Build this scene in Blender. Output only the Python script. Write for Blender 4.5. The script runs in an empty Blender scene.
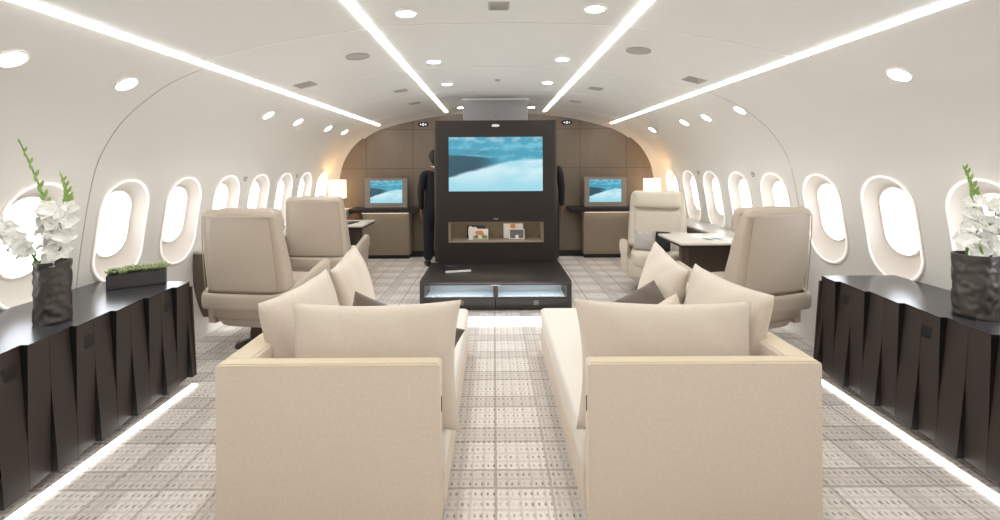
import bpy, bmesh, math, random
from mathutils import Vector, Matrix
random.seed(7)
PI = math.pi
S = bpy.context.scene
C = S.collection

# ------------------------------------------------------------------ camera, world, exposure
CX = 0.04                                   # cabin centre line
cd = bpy.data.cameras.new('camera'); cam = bpy.data.objects.new('camera', cd); C.objects.link(cam)
cd.sensor_width = 36.0; cd.lens = 16.2; cd.shift_x = 0.006; cd.shift_y = -0.095
cd.clip_start = 0.05; cd.clip_end = 100
cam.location = (0, 0, 1.45)
cam.rotation_euler = (Matrix.Rotation(PI/2, 3, 'X') @ Matrix.Rotation(math.radians(-0.3), 3, 'Z')).to_euler()
S.camera = cam
W = bpy.data.worlds.new('world'); S.world = W; W.use_nodes = True
bg = W.node_tree.nodes['Background']; bg.inputs[0].default_value = (0.93, 0.96, 1.0, 1); bg.inputs[1].default_value = 5.5
S.view_settings.view_transform = 'Standard'; S.view_settings.look = 'None'
S.view_settings.exposure = 0.0; S.view_settings.gamma = 1.0; S.view_settings.use_curve_mapping = False
S.cycles.use_denoising = True
S.cycles.max_bounces = 10; S.cycles.diffuse_bounces = 6; S.cycles.transparent_max_bounces = 12
S.cycles.sample_clamp_indirect = 6.0
LED = 19.0; SPOT = 54.0; GLOW = 8.0          # light strengths: ceiling strips, downlights, floor strips

# ------------------------------------------------------------------ materials
def srgb(r, g, b):
    f = lambda c: (c/255/12.92) if c/255 <= 0.04045 else ((c/255+0.055)/1.055)**2.4
    return (f(r), f(g), f(b), 1)
class NT:
    def __init__(s, name):
        s.m = bpy.data.materials.new(name); s.m.use_nodes = True
        s.t = s.m.node_tree; s.b = s.t.nodes['Principled BSDF']; s.out = s.t.nodes['Material Output']
    def n(s, typ, **kw):
        x = s.t.nodes.new(typ)
        for k, v in kw.items(): setattr(x, k, v)
        return x
    def l(s, a, b): s.t.links.new(a, b)
    def math(s, op, a, b=None, c=None, clamp=False):
        x = s.n('ShaderNodeMath', operation=op); x.use_clamp = clamp
        for i, v in enumerate((a, b, c)):
            if v is None: continue
            if isinstance(v, (int, float)): x.inputs[i].default_value = v
            else: s.l(v, x.inputs[i])
        return x.outputs[0]
    def mix(s, fac, a, b):
        x = s.n('ShaderNodeMix', data_type='RGBA')
        for i, v in ((0, fac), (6, a), (7, b)):
            if isinstance(v, (int, float, tuple)): x.inputs[i].default_value = v
            else: s.l(v, x.inputs[i])
        return x.outputs[2]
    def coords(s):
        tc = s.n('ShaderNodeTexCoord'); sp = s.n('ShaderNodeSeparateXYZ'); s.l(tc.outputs['Object'], sp.inputs[0])
        return tc.outputs['Object'], sp.outputs
def mat(name, col, rough=0.5, metal=0.0, var=0.06, scale=8.0, bump=0.0, bscale=120.0, spec=0.5, coat=0.0, stretch=None, sheen=0.0):
    k = NT(name); co, _ = k.coords()
    vec = co
    if stretch:
        mp = k.n('ShaderNodeMapping'); mp.inputs['Scale'].default_value = stretch; k.l(co, mp.inputs[0]); vec = mp.outputs[0]
    nz = k.n('ShaderNodeTexNoise'); nz.inputs['Scale'].default_value = scale; nz.inputs['Detail'].default_value = 4
    k.l(vec, nz.inputs[0])
    dark = tuple(c*(1-var) for c in col[:3])+(1,); lite = tuple(min(1, c*(1+var)) for c in col[:3])+(1,)
    k.l(k.mix(nz.outputs[0], dark, lite), k.b.inputs['Base Color'])
    k.b.inputs['Roughness'].default_value = rough; k.b.inputs['Metallic'].default_value = metal
    k.b.inputs['Specular IOR Level'].default_value = spec; k.b.inputs['Coat Weight'].default_value = coat
    k.b.inputs['Sheen Weight'].default_value = sheen
    if bump:
        n2 = k.n('ShaderNodeTexNoise'); n2.inputs['Scale'].default_value = bscale; n2.inputs['Detail'].default_value = 3
        k.l(vec, n2.inputs[0]); bp = k.n('ShaderNodeBump'); bp.inputs['Strength'].default_value = bump
        bp.inputs['Distance'].default_value = 0.004
        k.l(n2.outputs[0], bp.inputs['Height']); k.l(bp.outputs[0], k.b.inputs['Normal'])
    return k.m
def emit(name, col, strength):
    k = NT(name); k.b.inputs['Base Color'].default_value = (0.8, 0.8, 0.8, 1)
    k.b.inputs['Emission Color'].default_value = col; k.b.inputs['Emission Strength'].default_value = strength
    return k.m

M = {}
M['shell'] = mat('cabin_lining', srgb(230, 228, 223), 0.55, var=0.01, scale=2)
M['ceiling'] = mat('ceiling_panel', srgb(232, 232, 229), 0.5, var=0.01, scale=2)
M['seam'] = mat('seam_white', srgb(252, 251, 248), 0.4, var=0.01)
M['ring'] = M['seam']
M['seamdark'] = mat('seam_dark', srgb(186, 179, 169), 0.7, var=0.02)  # darker tone for the joint lines of the side walls
M['reveal'] = mat('window_reveal', srgb(232, 224, 214), 0.45, var=0.01)
M['led'] = emit('led_strip', (1.0, 0.985, 0.965, 1), LED)
M['spot'] = emit('downlight_lens', (1.0, 0.985, 0.965, 1), SPOT)
M['glow'] = emit('strip_glow', (1.0, 0.98, 0.94, 1), GLOW)
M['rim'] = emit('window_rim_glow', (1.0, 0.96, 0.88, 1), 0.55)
M['warmglow'] = emit('counter_light', (1.0, 0.87, 0.68, 1), 5)
M['grille'] = mat('speaker_grille', srgb(178, 176, 172), 0.6, bump=0.3, bscale=400)
M['dark'] = mat('dark_wood', srgb(44, 38, 35), 0.5, var=0.16, spec=0.3, scale=6, stretch=(1, 1, 14), bump=0.08, bscale=60)
M['darktop'] = mat('dark_wood_top', srgb(50, 44, 42), 0.3, var=0.15, scale=6, stretch=(14, 1, 1), bump=0.05, bscale=60)
M['console'] = mat('console_lacquer', srgb(58, 50, 47), 0.45, var=0.10, spec=0.35, scale=30)
M['consoletop'] = mat('console_top_lacquer', srgb(58, 58, 60), 0.22, var=0.08, scale=30)
M['latch'] = mat('black_latch_and_fold_shade', srgb(16, 16, 17), 0.5)
M['linen'] = mat('cream_linen', srgb(222, 209, 194), 0.9, var=0.10, scale=70, bump=0.35, bscale=350, sheen=0.2)
M['linentop'] = mat('cream_piping_linen', srgb(220, 207, 182), 0.8, var=0.03, scale=50, bump=0.2, bscale=350)
M['seatlinen'] = mat('ivory_linen', srgb(236, 231, 222), 0.9, var=0.03, scale=60, bump=0.3, bscale=350, sheen=0.2)
M['pillow'] = mat('pillow_linen', srgb(214, 203, 189), 0.92, var=0.06, scale=50, bump=0.35, bscale=320, sheen=0.2)
M['brown'] = mat('brown_velvet', srgb(98, 86, 76), 0.85, var=0.18, scale=14, bump=0.4, bscale=200, sheen=0.3)
M['leather'] = mat('taupe_leather', srgb(188, 175, 159), 0.40, var=0.03, scale=5, bump=0.12, bscale=260)
M['leatherlight'] = mat('cream_leather', srgb(208, 199, 183), 0.45, var=0.03, scale=5, bump=0.12, bscale=260)
M['piping'] = mat('leather_piping', srgb(168, 155, 136), 0.5, var=0.03)
M['pedestal'] = mat('bronze_pedestal', srgb(88, 74, 62), 0.4, 0.4)
M['laminate'] = mat('taupe_laminate', srgb(150, 136, 117), 0.45, var=0.08, scale=5, stretch=(1, 1, 10))
M['ledge'] = mat('ledge_brown', srgb(96, 84, 74), 0.5, var=0.08, scale=5, stretch=(1, 10, 1))
M['ledgetop'] = mat('ledge_top_grey', srgb(176, 170, 160), 0.35, var=0.04)
M['stone'] = mat('pale_stone', srgb(214, 208, 198), 0.3, var=0.06, scale=20)
M['silver'] = mat('brushed_silver', srgb(176, 172, 166), 0.35, 0.6, var=0.04)
M['bezel'] = mat('grey_bezel', srgb(142, 134, 125), 0.5, 0.1)
M['knob'] = mat('grey_knob', srgb(96, 88, 82), 0.55)
M['niche'] = mat('niche_lining', srgb(150, 136, 118), 0.6, var=0.12, scale=40)
M['duct'] = mat('grey_duct', srgb(160, 160, 160), 0.5, var=0.02)
M['white'] = mat('white_paper', srgb(236, 236, 234), 0.6, var=0.02)
M['orange'] = mat('orange_print', srgb(216, 150, 100), 0.6, var=0.2, scale=60)
M['green'] = mat('green_print', srgb(120, 140, 70), 0.6, var=0.3, scale=60)
M['greyprint'] = mat('grey_print', srgb(110, 110, 112), 0.6, var=0.6, scale=50)
M['blackprint'] = mat('black_print', srgb(26, 26, 28), 0.4)
M['vase'] = mat('gunmetal_vase', srgb(92, 88, 86), 0.36, 0.75, var=0.12, scale=10)
M['trough'] = mat('charcoal_trough', srgb(66, 64, 64), 0.7, var=0.12, scale=12, bump=0.3, bscale=60)
M['soil'] = mat('soil', srgb(50, 42, 34), 0.9, var=0.3, bump=0.8, bscale=80)
M['succulent'] = mat('succulent_green', srgb(88, 104, 62), 0.6, var=0.45, scale=25)
M['succulentpale'] = mat('succulent_pale', srgb(160, 172, 128), 0.6, var=0.3, scale=25)
M['petal'] = mat('white_petal', srgb(244, 245, 240), 0.6, var=0.02)
M['petal'].node_tree.nodes['Principled BSDF'].inputs['Subsurface Weight'].default_value = 0.0
M['petal'].node_tree.nodes['Principled BSDF'].inputs['Specular IOR Level'].default_value = 0.2
M['stem'] = mat('stem_green', srgb(92, 128, 52), 0.55, var=0.2, scale=30)
M['bud'] = mat('bud_green', srgb(142, 172, 92), 0.55, var=0.2, scale=30)
M['cloth'] = mat('black_suit_cloth', srgb(20, 20, 26), 0.8, var=0.1, scale=60)
M['skin'] = mat('skin', srgb(120, 84, 66), 0.55, var=0.05)
M['hair'] = mat('dark_hair', srgb(24, 19, 17), 0.6, var=0.2, scale=60, stretch=(1, 1, 0.2))
M['shirt'] = mat('white_shirt', srgb(225, 225, 225), 0.7)
M['shoe'] = mat('black_shoe', srgb(14, 14, 15), 0.3)
M['throw'] = mat('black_throw', srgb(24, 24, 26), 0.85, var=0.2, scale=30, bump=0.5, bscale=60)
M['silvercushion'] = mat('silver_cushion', srgb(170, 166, 160), 0.6, var=0.25, scale=30, bump=0.4, bscale=80)
M['chrome'] = mat('chrome', srgb(190, 190, 190), 0.2, 1.0)
M['mark'] = mat('placard_grey', srgb(120, 116, 110), 0.6)
M['placardlight'] = emit('placard_light', (0.75, 0.85, 1, 1), 0.9)

def glass_mat(name, tint, gloss=0.08, rough=0.03):
    k = NT(name); k.t.nodes.remove(k.b)
    t = k.n('ShaderNodeBsdfTransparent'); t.inputs[0].default_value = tint
    g = k.n('ShaderNodeBsdfGlossy'); g.inputs['Roughness'].default_value = rough
    mx = k.n('ShaderNodeMixShader'); mx.inputs[0].default_value = gloss
    k.l(t.outputs[0], mx.inputs[1]); k.l(g.outputs[0], mx.inputs[2]); k.l(mx.outputs[0], k.out.inputs[0])
    return k.m
M['pane'] = glass_mat('window_glass', (0.97, 0.98, 1.0, 1))
M['cabglass'] = glass_mat('cabinet_glass', (0.86, 0.91, 0.95, 1), 0.12, 0.12)

k_ = M['reveal'].node_tree; _b = k_.nodes['Principled BSDF']; _o = k_.nodes['Material Output']
_t = k_.nodes.new('ShaderNodeBsdfTranslucent'); _t.inputs[0].default_value = (.96, .94, .9, 1); _m = k_.nodes.new('ShaderNodeMixShader'); _m.inputs[0].default_value = .008
k_.links.new(_b.outputs[0], _m.inputs[1]); k_.links.new(_t.outputs[0], _m.inputs[2]); k_.links.new(_m.outputs[0], _o.inputs[0])
def carpet():
    k = NT('plaid_carpet'); co, s = k.coords(); x, y = s[0], s[1]
    def lines(v, period, off, width, soft=0.004):
        f = k.math('PINGPONG', k.math('ADD', v, off+50*period), period/2)     # 0 at line centres
        r = k.n('ShaderNodeMapRange'); r.interpolation_type = 'SMOOTHSTEP'
        k.l(f, r.inputs[0]); r.inputs[1].default_value = width/2; r.inputs[2].default_value = width/2+soft
        r.inputs[3].default_value = 1; r.inputs[4].default_value = 0
        return r.outputs[0]
    wob = k.n('ShaderNodeTexNoise'); wob.inputs['Scale'].default_value = 25; k.l(co, wob.inputs[0])
    wv = k.math('MULTIPLY', k.math('SUBTRACT', wob.outputs[0], 0.5), 0.008)
    xx = k.math('ADD', x, wv); yy = k.math('ADD', y, wv)
    vs = lines(xx, 0.25, 0.0, 0.010)
    vw = lines(xx, 0.50, 0.19, 0.085, 0.02)
    hs = k.math('MAXIMUM', lines(yy, 0.34, 0.02, 0.010), lines(yy, 0.34, -0.10, 0.008))
    hw = lines(yy, 0.34, -0.04, 0.10, 0.02)
    plaid = k.math('MAXIMUM', vs, hs)
    wide = k.math('MAXIMUM', vw, hw)
    pick = k.n('ShaderNodeTexNoise'); pick.inputs['Scale'].default_value = 16; pick.inputs['Detail'].default_value = 2; k.l(co, pick.inputs[0])
    pk = k.n('ShaderNodeMapRange'); k.l(pick.outputs[0], pk.inputs[0]); pk.inputs[1].default_value = .35; pk.inputs[2].default_value = .6; pk.inputs[3].default_value = .2
    dots = k.math('MULTIPLY', lines(xx, 0.0275, 0.007, 0.004, 0.005), lines(yy, 0.062, 0.0, 0.010, 0.008))
    dots = k.math('MULTIPLY', dots, pk.outputs[0])
    dash = k.math('MULTIPLY', lines(yy, 0.062, 0.031, 0.003, 0.010), 0.9)
    weave = k.math('MAXIMUM', lines(xx, 0.055, 0.0, 0.004, 0.007), dash)
    nz = k.n('ShaderNodeTexNoise'); nz.inputs['Scale'].default_value = 3.0; nz.inputs['Detail'].default_value = 5; k.l(co, nz.inputs[0])
    st = k.n('ShaderNodeTexNoise'); st.inputs['Scale'].default_value = 90; st.inputs['Detail'].default_value = 2; k.l(co, st.inputs[0])
    base = k.mix(nz.outputs[0], srgb(232, 226, 220), srgb(244, 240, 236))
    base = k.mix(k.math('MULTIPLY', weave, 0.30), base, srgb(168, 155, 142))
    base = k.mix(k.math('MULTIPLY', wide, 0.26), base, srgb(150, 138, 126))
    base = k.mix(k.math('MULTIPLY', plaid, 0.5), base, srgb(140, 128, 117))
    base = k.mix(k.math('MULTIPLY', dots, 0.7), base, srgb(84, 74, 68))
    base = k.mix(k.math('MULTIPLY', k.math('GREATER_THAN', st.outputs[0], 0.58), 0.22), base, srgb(160, 148, 134))
    k.l(base, k.b.inputs['Base Color']); k.b.inputs['Roughness'].default_value = 0.95
    bp = k.n('ShaderNodeBump'); bp.inputs['Strength'].default_value = 0.5; bp.inputs['Distance'].default_value = 0.004
    h = k.math('SUBTRACT', st.outputs[0], k.math('ADD', weave, dots)); k.l(h, bp.inputs['Height']); k.l(bp.outputs[0], k.b.inputs['Normal'])
    return k.m
M['carpet'] = carpet()

def bulkhead():
    k = NT('bulkhead_panelling'); co, s = k.coords(); x, z = s[0], s[2]
    ax = k.math('ABSOLUTE', k.math('SUBTRACT', x, CX))
    def line(v, at): return k.math('LESS_THAN', k.math('ABSOLUTE', k.math('SUBTRACT', v, at)), 0.006)
    g = k.math('MAXIMUM', line(ax, 1.33), line(ax, 2.07))
    g = k.math('MAXIMUM', g, k.math('MAXIMUM', line(z, 1.40), line(z, 2.02)))
    mp = k.n('ShaderNodeMapping'); mp.inputs['Scale'].default_value = (18, 1, 1.5); k.l(co, mp.inputs[0])
    nz = k.n('ShaderNodeTexNoise'); nz.inputs['Scale'].default_value = 4; nz.inputs['Detail'].default_value = 5; k.l(mp.outputs[0], nz.inputs[0])
    base = k.mix(nz.outputs[0], srgb(110, 97, 82), srgb(128, 114, 97))
    base = k.mix(k.math('MULTIPLY', g, 0.55), base, srgb(60, 52, 46))
    k.l(base, k.b.inputs['Base Color']); k.b.inputs['Roughness'].default_value = 0.5
    return k.m
M['bulkhead'] = bulkhead()

def screen_mat(name, w, h, strength):
    k = NT(name); co, s = k.coords()
    u = k.math('DIVIDE', s[0], w); v = k.math('DIVIDE', s[2], h)           # -0.5..0.5
    mp = k.n('ShaderNodeMapping'); mp.inputs['Scale'].default_value = (2.2/w, 1, 5.5/h*0.55); k.l(co, mp.inputs[0])
    n1 = k.n('ShaderNodeTexNoise'); n1.inputs['Scale'].default_value = 1.0; n1.inputs['Detail'].default_value = 5; k.l(mp.outputs[0], n1.inputs[0])
    n2 = k.n('ShaderNodeTexNoise'); n2.inputs['Scale'].default_value = 2.6; n2.inputs['Detail'].default_value = 6; k.l(mp.outputs[0], n2.inputs[0])
    nn = k.math('MULTIPLY', k.math('SUBTRACT', n1.outputs[0], 0.5), 0.16)
    def smooth(val, a, b):
        r = k.n('ShaderNodeMapRange'); r.interpolation_type = 'SMOOTHSTEP'; k.l(val, r.inputs[0])
        r.inputs[1].default_value = a; r.inputs[2].default_value = b; return r.outputs[0]
    # pale snow slope: below a rising curve
    curve = k.math('ADD', k.math('MULTIPLY', u, 0.34), -0.01)
    curve = k.math('SUBTRACT', curve, k.math('MULTIPLY', k.math('MULTIPLY', u, u), 0.25))
    d = k.math('SUBTRACT', k.math('ADD', v, nn), curve)
    teal = k.mix(smooth(n2.outputs[0], 0.42, 0.62), srgb(66, 158, 188), srgb(104, 190, 212))
    topw = k.math('MULTIPLY', smooth(v, 0.36, 0.5), smooth(n2.outputs[0], 0.45, 0.65))
    teal = k.mix(topw, teal, srgb(170, 196, 206))
    band = k.math('MULTIPLY', smooth(k.math('ADD', k.math('ADD', v, nn), k.math('MULTIPLY', u, 0.10)), 0.13, 0.08), smooth(u, 0.16, -0.2))
    teal = k.mix(k.math('MULTIPLY', band, 0.95), teal, srgb(30, 74, 94))
    hill = k.math('MULTIPLY', smooth(k.math('ABSOLUTE', k.math('SUBTRACT', k.math('ADD', v, k.math('MULTIPLY', nn, 1.5)), k.math('ADD', 0.21, k.math('MULTIPLY', u, 0.0)))), 0.08, 0.02), smooth(u, 0.3, -0.1))
    teal = k.mix(k.math('MULTIPLY', hill, k.math('MULTIPLY', smooth(n2.outputs[0], 0.4, 0.6), 0.8)), teal, srgb(50, 112, 134))
    pale = k.mix(smooth(n1.outputs[0], 0.4, 0.6), srgb(166, 222, 236), srgb(208, 240, 248))
    pale = k.mix(smooth(v, -0.1, -0.5), pale, srgb(160, 220, 236))
    col = k.mix(smooth(d, -0.03, 0.03), pale, teal)
    k.b.inputs['Base Color'].default_value = (0.01, 0.01, 0.01, 1); k.b.inputs['Roughness'].default_value = 0.25
    k.l(col, k.b.inputs['Emission Color']); k.b.inputs['Emission Strength'].default_value = strength
    return k.m

def shade_mat():
    k = NT('lampshade_fabric'); k.b.inputs['Base Color'].default_value = srgb(250, 238, 215)
    k.b.inputs['Emission Color'].default_value = (1.0, 0.68, 0.36, 1); k.b.inputs['Emission Strength'].default_value = 3.4
    return k.m
M['shade'] = shade_mat()

# ------------------------------------------------------------------ object helpers
def obj(name, bm, m, parent=None, loc=(0, 0, 0), rot=(0, 0, 0), smooth=True, angle=35, label=None):
    me = bpy.data.meshes.new(name); bmesh.ops.recalc_face_normals(bm, faces=bm.faces[:]); bm.to_mesh(me); bm.free()
    ms = m if isinstance(m, (list, tuple)) else [m]
    for q in ms: me.materials.append(M[q] if isinstance(q, str) else q)
    if smooth:
        me.polygons.foreach_set('use_smooth', [True]*len(me.polygons))
        me.set_sharp_from_angle(angle=math.radians(angle))
    o = bpy.data.objects.new(name, me); C.objects.link(o); o.location = loc; o.rotation_euler = rot
    if parent: o.parent = parent
    if label: o['label'] = label
    return o
def tag(o, label, cat, group=None, kind=None):
    o['label'] = label; o['category'] = cat
    if group: o['group'] = group
    if kind: o['kind'] = kind
    return o
def thing(name, label, cat, loc=(0, 0, 0), rotz=0.0, group=None):
    o = bpy.data.objects.new(name, None); C.objects.link(o); o.location = loc; o.rotation_euler = (0, 0, rotz)
    o.empty_display_size = 0.1
    return tag(o, label, cat, group)
def struct(name, bm, m, parent=None, label=None, **kw):
    o = obj(name, bm, m, parent, **kw)
    if parent is None: o['kind'] = 'structure'
    if label: o['label'] = label
    return o
def dup(o, parent=None):
    c = o.copy(); C.objects.link(c)
    if parent is not None: c.parent = parent
    for ch in list(o.children): dup(ch, c)
    return c
def bx(bm, x0, x1, y0, y1, z0, z1, mi=0, bevel=0.0, seg=2):
    vs = [bm.verts.new((x, y, z)) for x in (x0, x1) for y in (y0, y1) for z in (z0, z1)]
    q = lambda *i: bm.faces.new([vs[j] for j in i])
    fs = [q(0, 1, 3, 2), q(4, 6, 7, 5), q(0, 4, 5, 1), q(2, 3, 7, 6), q(0, 2, 6, 4), q(1, 5, 7, 3)]
    for f in fs: f.material_index = mi
    if bevel:
        es = list({e for f in fs for e in f.edges})
        bmesh.ops.bevel(bm, geom=es, offset=bevel, segments=seg, profile=0.5, affect='EDGES')
    return bm
def BX(*a, **k): return bx(bmesh.new(), *a, **k)
def cyl(bm, p, r, h, n=24, r2=None, mi=0, axis='Z'):
    r2 = r if r2 is None else r2
    m = Matrix.Translation(Vector(p))
    if axis == 'Y': m = m @ Matrix.Rotation(-PI/2, 4, 'X')
    if axis == 'X': m = m @ Matrix.Rotation(PI/2, 4, 'Y')
    m = m @ Matrix.Translation((0, 0, h/2))
    g = bmesh.ops.create_cone(bm, cap_ends=True, segments=n, radius1=r, radius2=r2, depth=h, matrix=m)
    for v in g['verts']:
        for f in v.link_faces: f.material_index = mi
    return bm
def CY(*a, **k): return cyl(bmesh.new(), *a, **k)
def loft(bm, rings, caps=True, closed=True, mi=0):
    R = [[bm.verts.new(p) for p in r] for r in rings]
    for a, b in zip(R, R[1:]):
        n = len(a)
        for i in range(n if closed else n-1):
            f = bm.faces.new((a[i], a[(i+1) % n], b[(i+1) % n], b[i])); f.material_index = mi
    if caps and closed:
        bm.faces.new(R[0][::-1]).material_index = mi; bm.faces.new(R[-1]).material_index = mi
    return bm
def sup(a, b, n=4.0, N=40):
    out = []
    for i in range(N):
        t = 2*PI*i/N; c, s = math.cos(t), math.sin(t)
        out.append((a*math.copysign(abs(c)**(2/n), c), b*math.copysign(abs(s)**(2/n), s)))
    return out
def sloft(levels, n=4.0, N=40, mi=0, bm=None):
    """levels: (z, a, b, cx, cy)"""
    bm = bm or bmesh.new()
    return loft(bm, [[(cx+p[0], cy+p[1], z) for p in sup(a, b, n, N)] for z, a, b, cx, cy in levels], mi=mi)
def rounded(levels, r=0.03, k=4):
    """round the first and last level of a sloft"""
    z0, a0, b0, x0, y0 = levels[0]; z1, a1, b1, x1, y1 = levels[-1]; out = []
    for i in range(k):
        t = i/k*PI/2; q = r*(1-math.sin(t)); out.append((z0+r*(1-math.cos(t)), max(a0-q, .003), max(b0-q, .003), x0, y0))
    out += [(z0+r, a0, b0, x0, y0)] + [l for l in levels[1:-1]] + [(z1-r, a1, b1, x1, y1)]
    for i in range(1, k+1):
        t = i/k*PI/2; q = r*(1-math.cos(t)); out.append((z1-r+r*math.sin(t), max(a1-q, .003), max(b1-q, .003), x1, y1))
    return out
def tube(bm, pts, r, n=8, mi=0, caps=True):
    pts = [Vector(p) for p in pts]; rings = []
    for i, p in enumerate(pts):
        t = (pts[min(i+1, len(pts)-1)]-pts[max(i-1, 0)]).normalized()
        up = Vector((0, 0, 1)) if abs(t.z) < 0.9 else Vector((0, 1, 0))
        a = t.cross(up).normalized(); b = t.cross(a)
        rr = r[i] if isinstance(r, (list, tuple)) else r
        rings.append([p+a*rr*math.cos(2*PI*k/n)+b*rr*math.sin(2*PI*k/n) for k in range(n)])
    return loft(bm, rings, caps, mi=mi)
def catmull(pts, per=8):
    out = []; P = [pts[0]]+list(pts)+[pts[-1]]
    for i in range(1, len(P)-2):
        p0, p1, p2, p3 = [Vector(q) for q in P[i-1:i+3]]
        for j in range(per):
            t = j/per
            out.append(0.5*((2*p1)+(p2-p0)*t+(2*p0-5*p1+4*p2-p3)*t*t+(3*p1-p0-3*p2+p3)*t**3))
    out.append(Vector(pts[-1])); return out

# ------------------------------------------------------------------ cabin shell
Y0, Y1, YB = -2.4, 6.94, 7.16
prof = catmull([(0, 2.31, 0), (.4, 2.304, 0), (.785, 2.28, 0), (1.3, 2.205, 0), (1.81, 2.085, 0), (2.0, 2.02, 0), (2.17, 1.925, 0), (2.38, 1.75, 0),
                (2.52, 1.545, 0), (2.585, 1.36, 0), (2.65, 1.0, 0), (2.69, .68, 0), (2.69, .45, 0), (2.63, .2, 0), (2.52, 0, 0)], 10)
ceil_pts = [p for p in prof if p.x <= 1.811 and p.y > 2.08]
wall_pts = [p for p in prof if p.y <= 2.086]
def interp(pts, key, val, t):
    for a, b in zip(pts, pts[1:]):
        ka, kb = key(a), key(b)
        if (ka-t)*(kb-t) <= 0 and ka != kb: return val(a)+(val(b)-val(a))*(t-ka)/(kb-ka)
    return val(pts[0]) if abs(key(pts[0])-t) < abs(key(pts[-1])-t) else val(pts[-1])
def hx(z): return interp(wall_pts, lambda p: p.y, lambda p: p.x, z)
def cz(x): return interp(ceil_pts, lambda p: p.x, lambda p: p.y, abs(x))
def wall_n(z):                                         # inward normal (right side: negative x)
    d = (hx(z+.02)-hx(z-.02))/.04; return Vector((-1, 0, d)).normalized()

# ceiling
bm = bmesh.new()
full = [(-p.x, p.y) for p in ceil_pts[::-1]]+[(p.x, p.y) for p in ceil_pts[1:]]
rows = [[(CX+x, y, z) for x, z in full] for y in (Y0, 2, 4, 6, Y1)]
loft(bm, rows, closed=False)
struct('ceiling', bm, 'ceiling', angle=60)
# walls with window openings
ZA, ZB = 0.52, 1.50
WZ, WA, WBH = 1.005, 0.200, 0.352
WR = [3.04+.61*k for k in range(-2, 7)]; WL = [3.14+.595*k for k in range(-2, 7)]
NW = 64
def outline(a, b, n=3.0):
    pts = []
    r = a*0.98
    for i in range(NW):
        t = 2*PI*i/NW; c, s = math.cos(t), math.sin(t)
        # rounded rectangle hit by a ray at angle t
        lo, hi = 0.0, 2.0
        for _ in range(30):
            m_ = (lo+hi)/2; x, y = abs(c)*m_, abs(s)*m_
            dx, dy = max(x-(a-r), 0), max(y-(b-r), 0)
            if math.hypot(dx, dy) <= r and x <= a and y <= b: lo = m_
            else: hi = m_
        pts.append((c*lo, s*lo))
    return pts
O_OUT = outline(WA, WBH); O_PANE = outline(0.142, 0.240)
def build_wall(side, ws, name):
    bm = bmesh.new(); sx = 1 if side > 0 else -1
    P = lambda y, z: (CX+sx*hx(z), y, z)
    pitch = ws[1]-ws[0]; ya, yb = ws[0]-pitch/2, ws[-1]+pitch/2
    yb = min(yb, Y1)
    zt = [p.y for p in wall_pts if p.y > ZB+.01]+[ZB]; zb = [ZA]+[p.y for p in wall_pts if p.y < ZA-.01]
    ys = [Y0, ya]+[w+pitch/2 for w in ws[:-1]]+[yb, Y1]
    ys = sorted(set(round(v, 5) for v in ys))
    for zz in (zt, zb): loft(bm, [[P(y, z) for z in zz] for y in ys], closed=False)
    loft(bm, [[P(y, ZB+(ZA-ZB)*i/16) for i in range(17)] for y in (Y0, ya)], closed=False)
    if Y1-yb > .002: loft(bm, [[P(y, ZB+(ZA-ZB)*i/16) for i in range(17)] for y in (yb, Y1)], closed=False)
    for wy in ws:
        h0, h1 = pitch/2, min(pitch/2, yb-wy)
        # angles through the cell: outline points plus corners
        rings = []
        outer = []
        for (oy, oz) in O_OUT:
            t = math.atan2(oz, oy); c, s = math.cos(t), math.sin(t)
            hw = h1 if c > 0 else h0; hh = (ZB-WZ) if s > 0 else (WZ-ZA)
            k = min(hw/abs(c) if abs(c) > 1e-6 else 9, hh/abs(s) if abs(s) > 1e-6 else 9)
            outer.append([c*k, s*k])
        # snap nearest outer points to the four corners
        for cy_, cz_ in ((h1, ZB-WZ), (-h0, ZB-WZ), (-h0, ZA-WZ), (h1, ZA-WZ)):
            j = min(range(NW), key=lambda i: (outer[i][0]-cy_)**2+(outer[i][1]-cz_)**2); outer[j] = [cy_, cz_]
        for f in (0, .25, .5, .75, 1):
            rings.append([P(wy+o[0]*(1-f)+q[0]*f, WZ+o[1]*(1-f)+q[1]*f) for o, q in zip(O_OUT, outer)])
        loft(bm, rings, caps=False)
    bmesh.ops.remove_doubles(bm, verts=bm.verts[:], dist=.0008)
    return struct(name, bm, 'shell', angle=50)
build_wall(1, WR, 'wall_right'); build_wall(-1, WL, 'wall_left')
wi = 0
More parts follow.
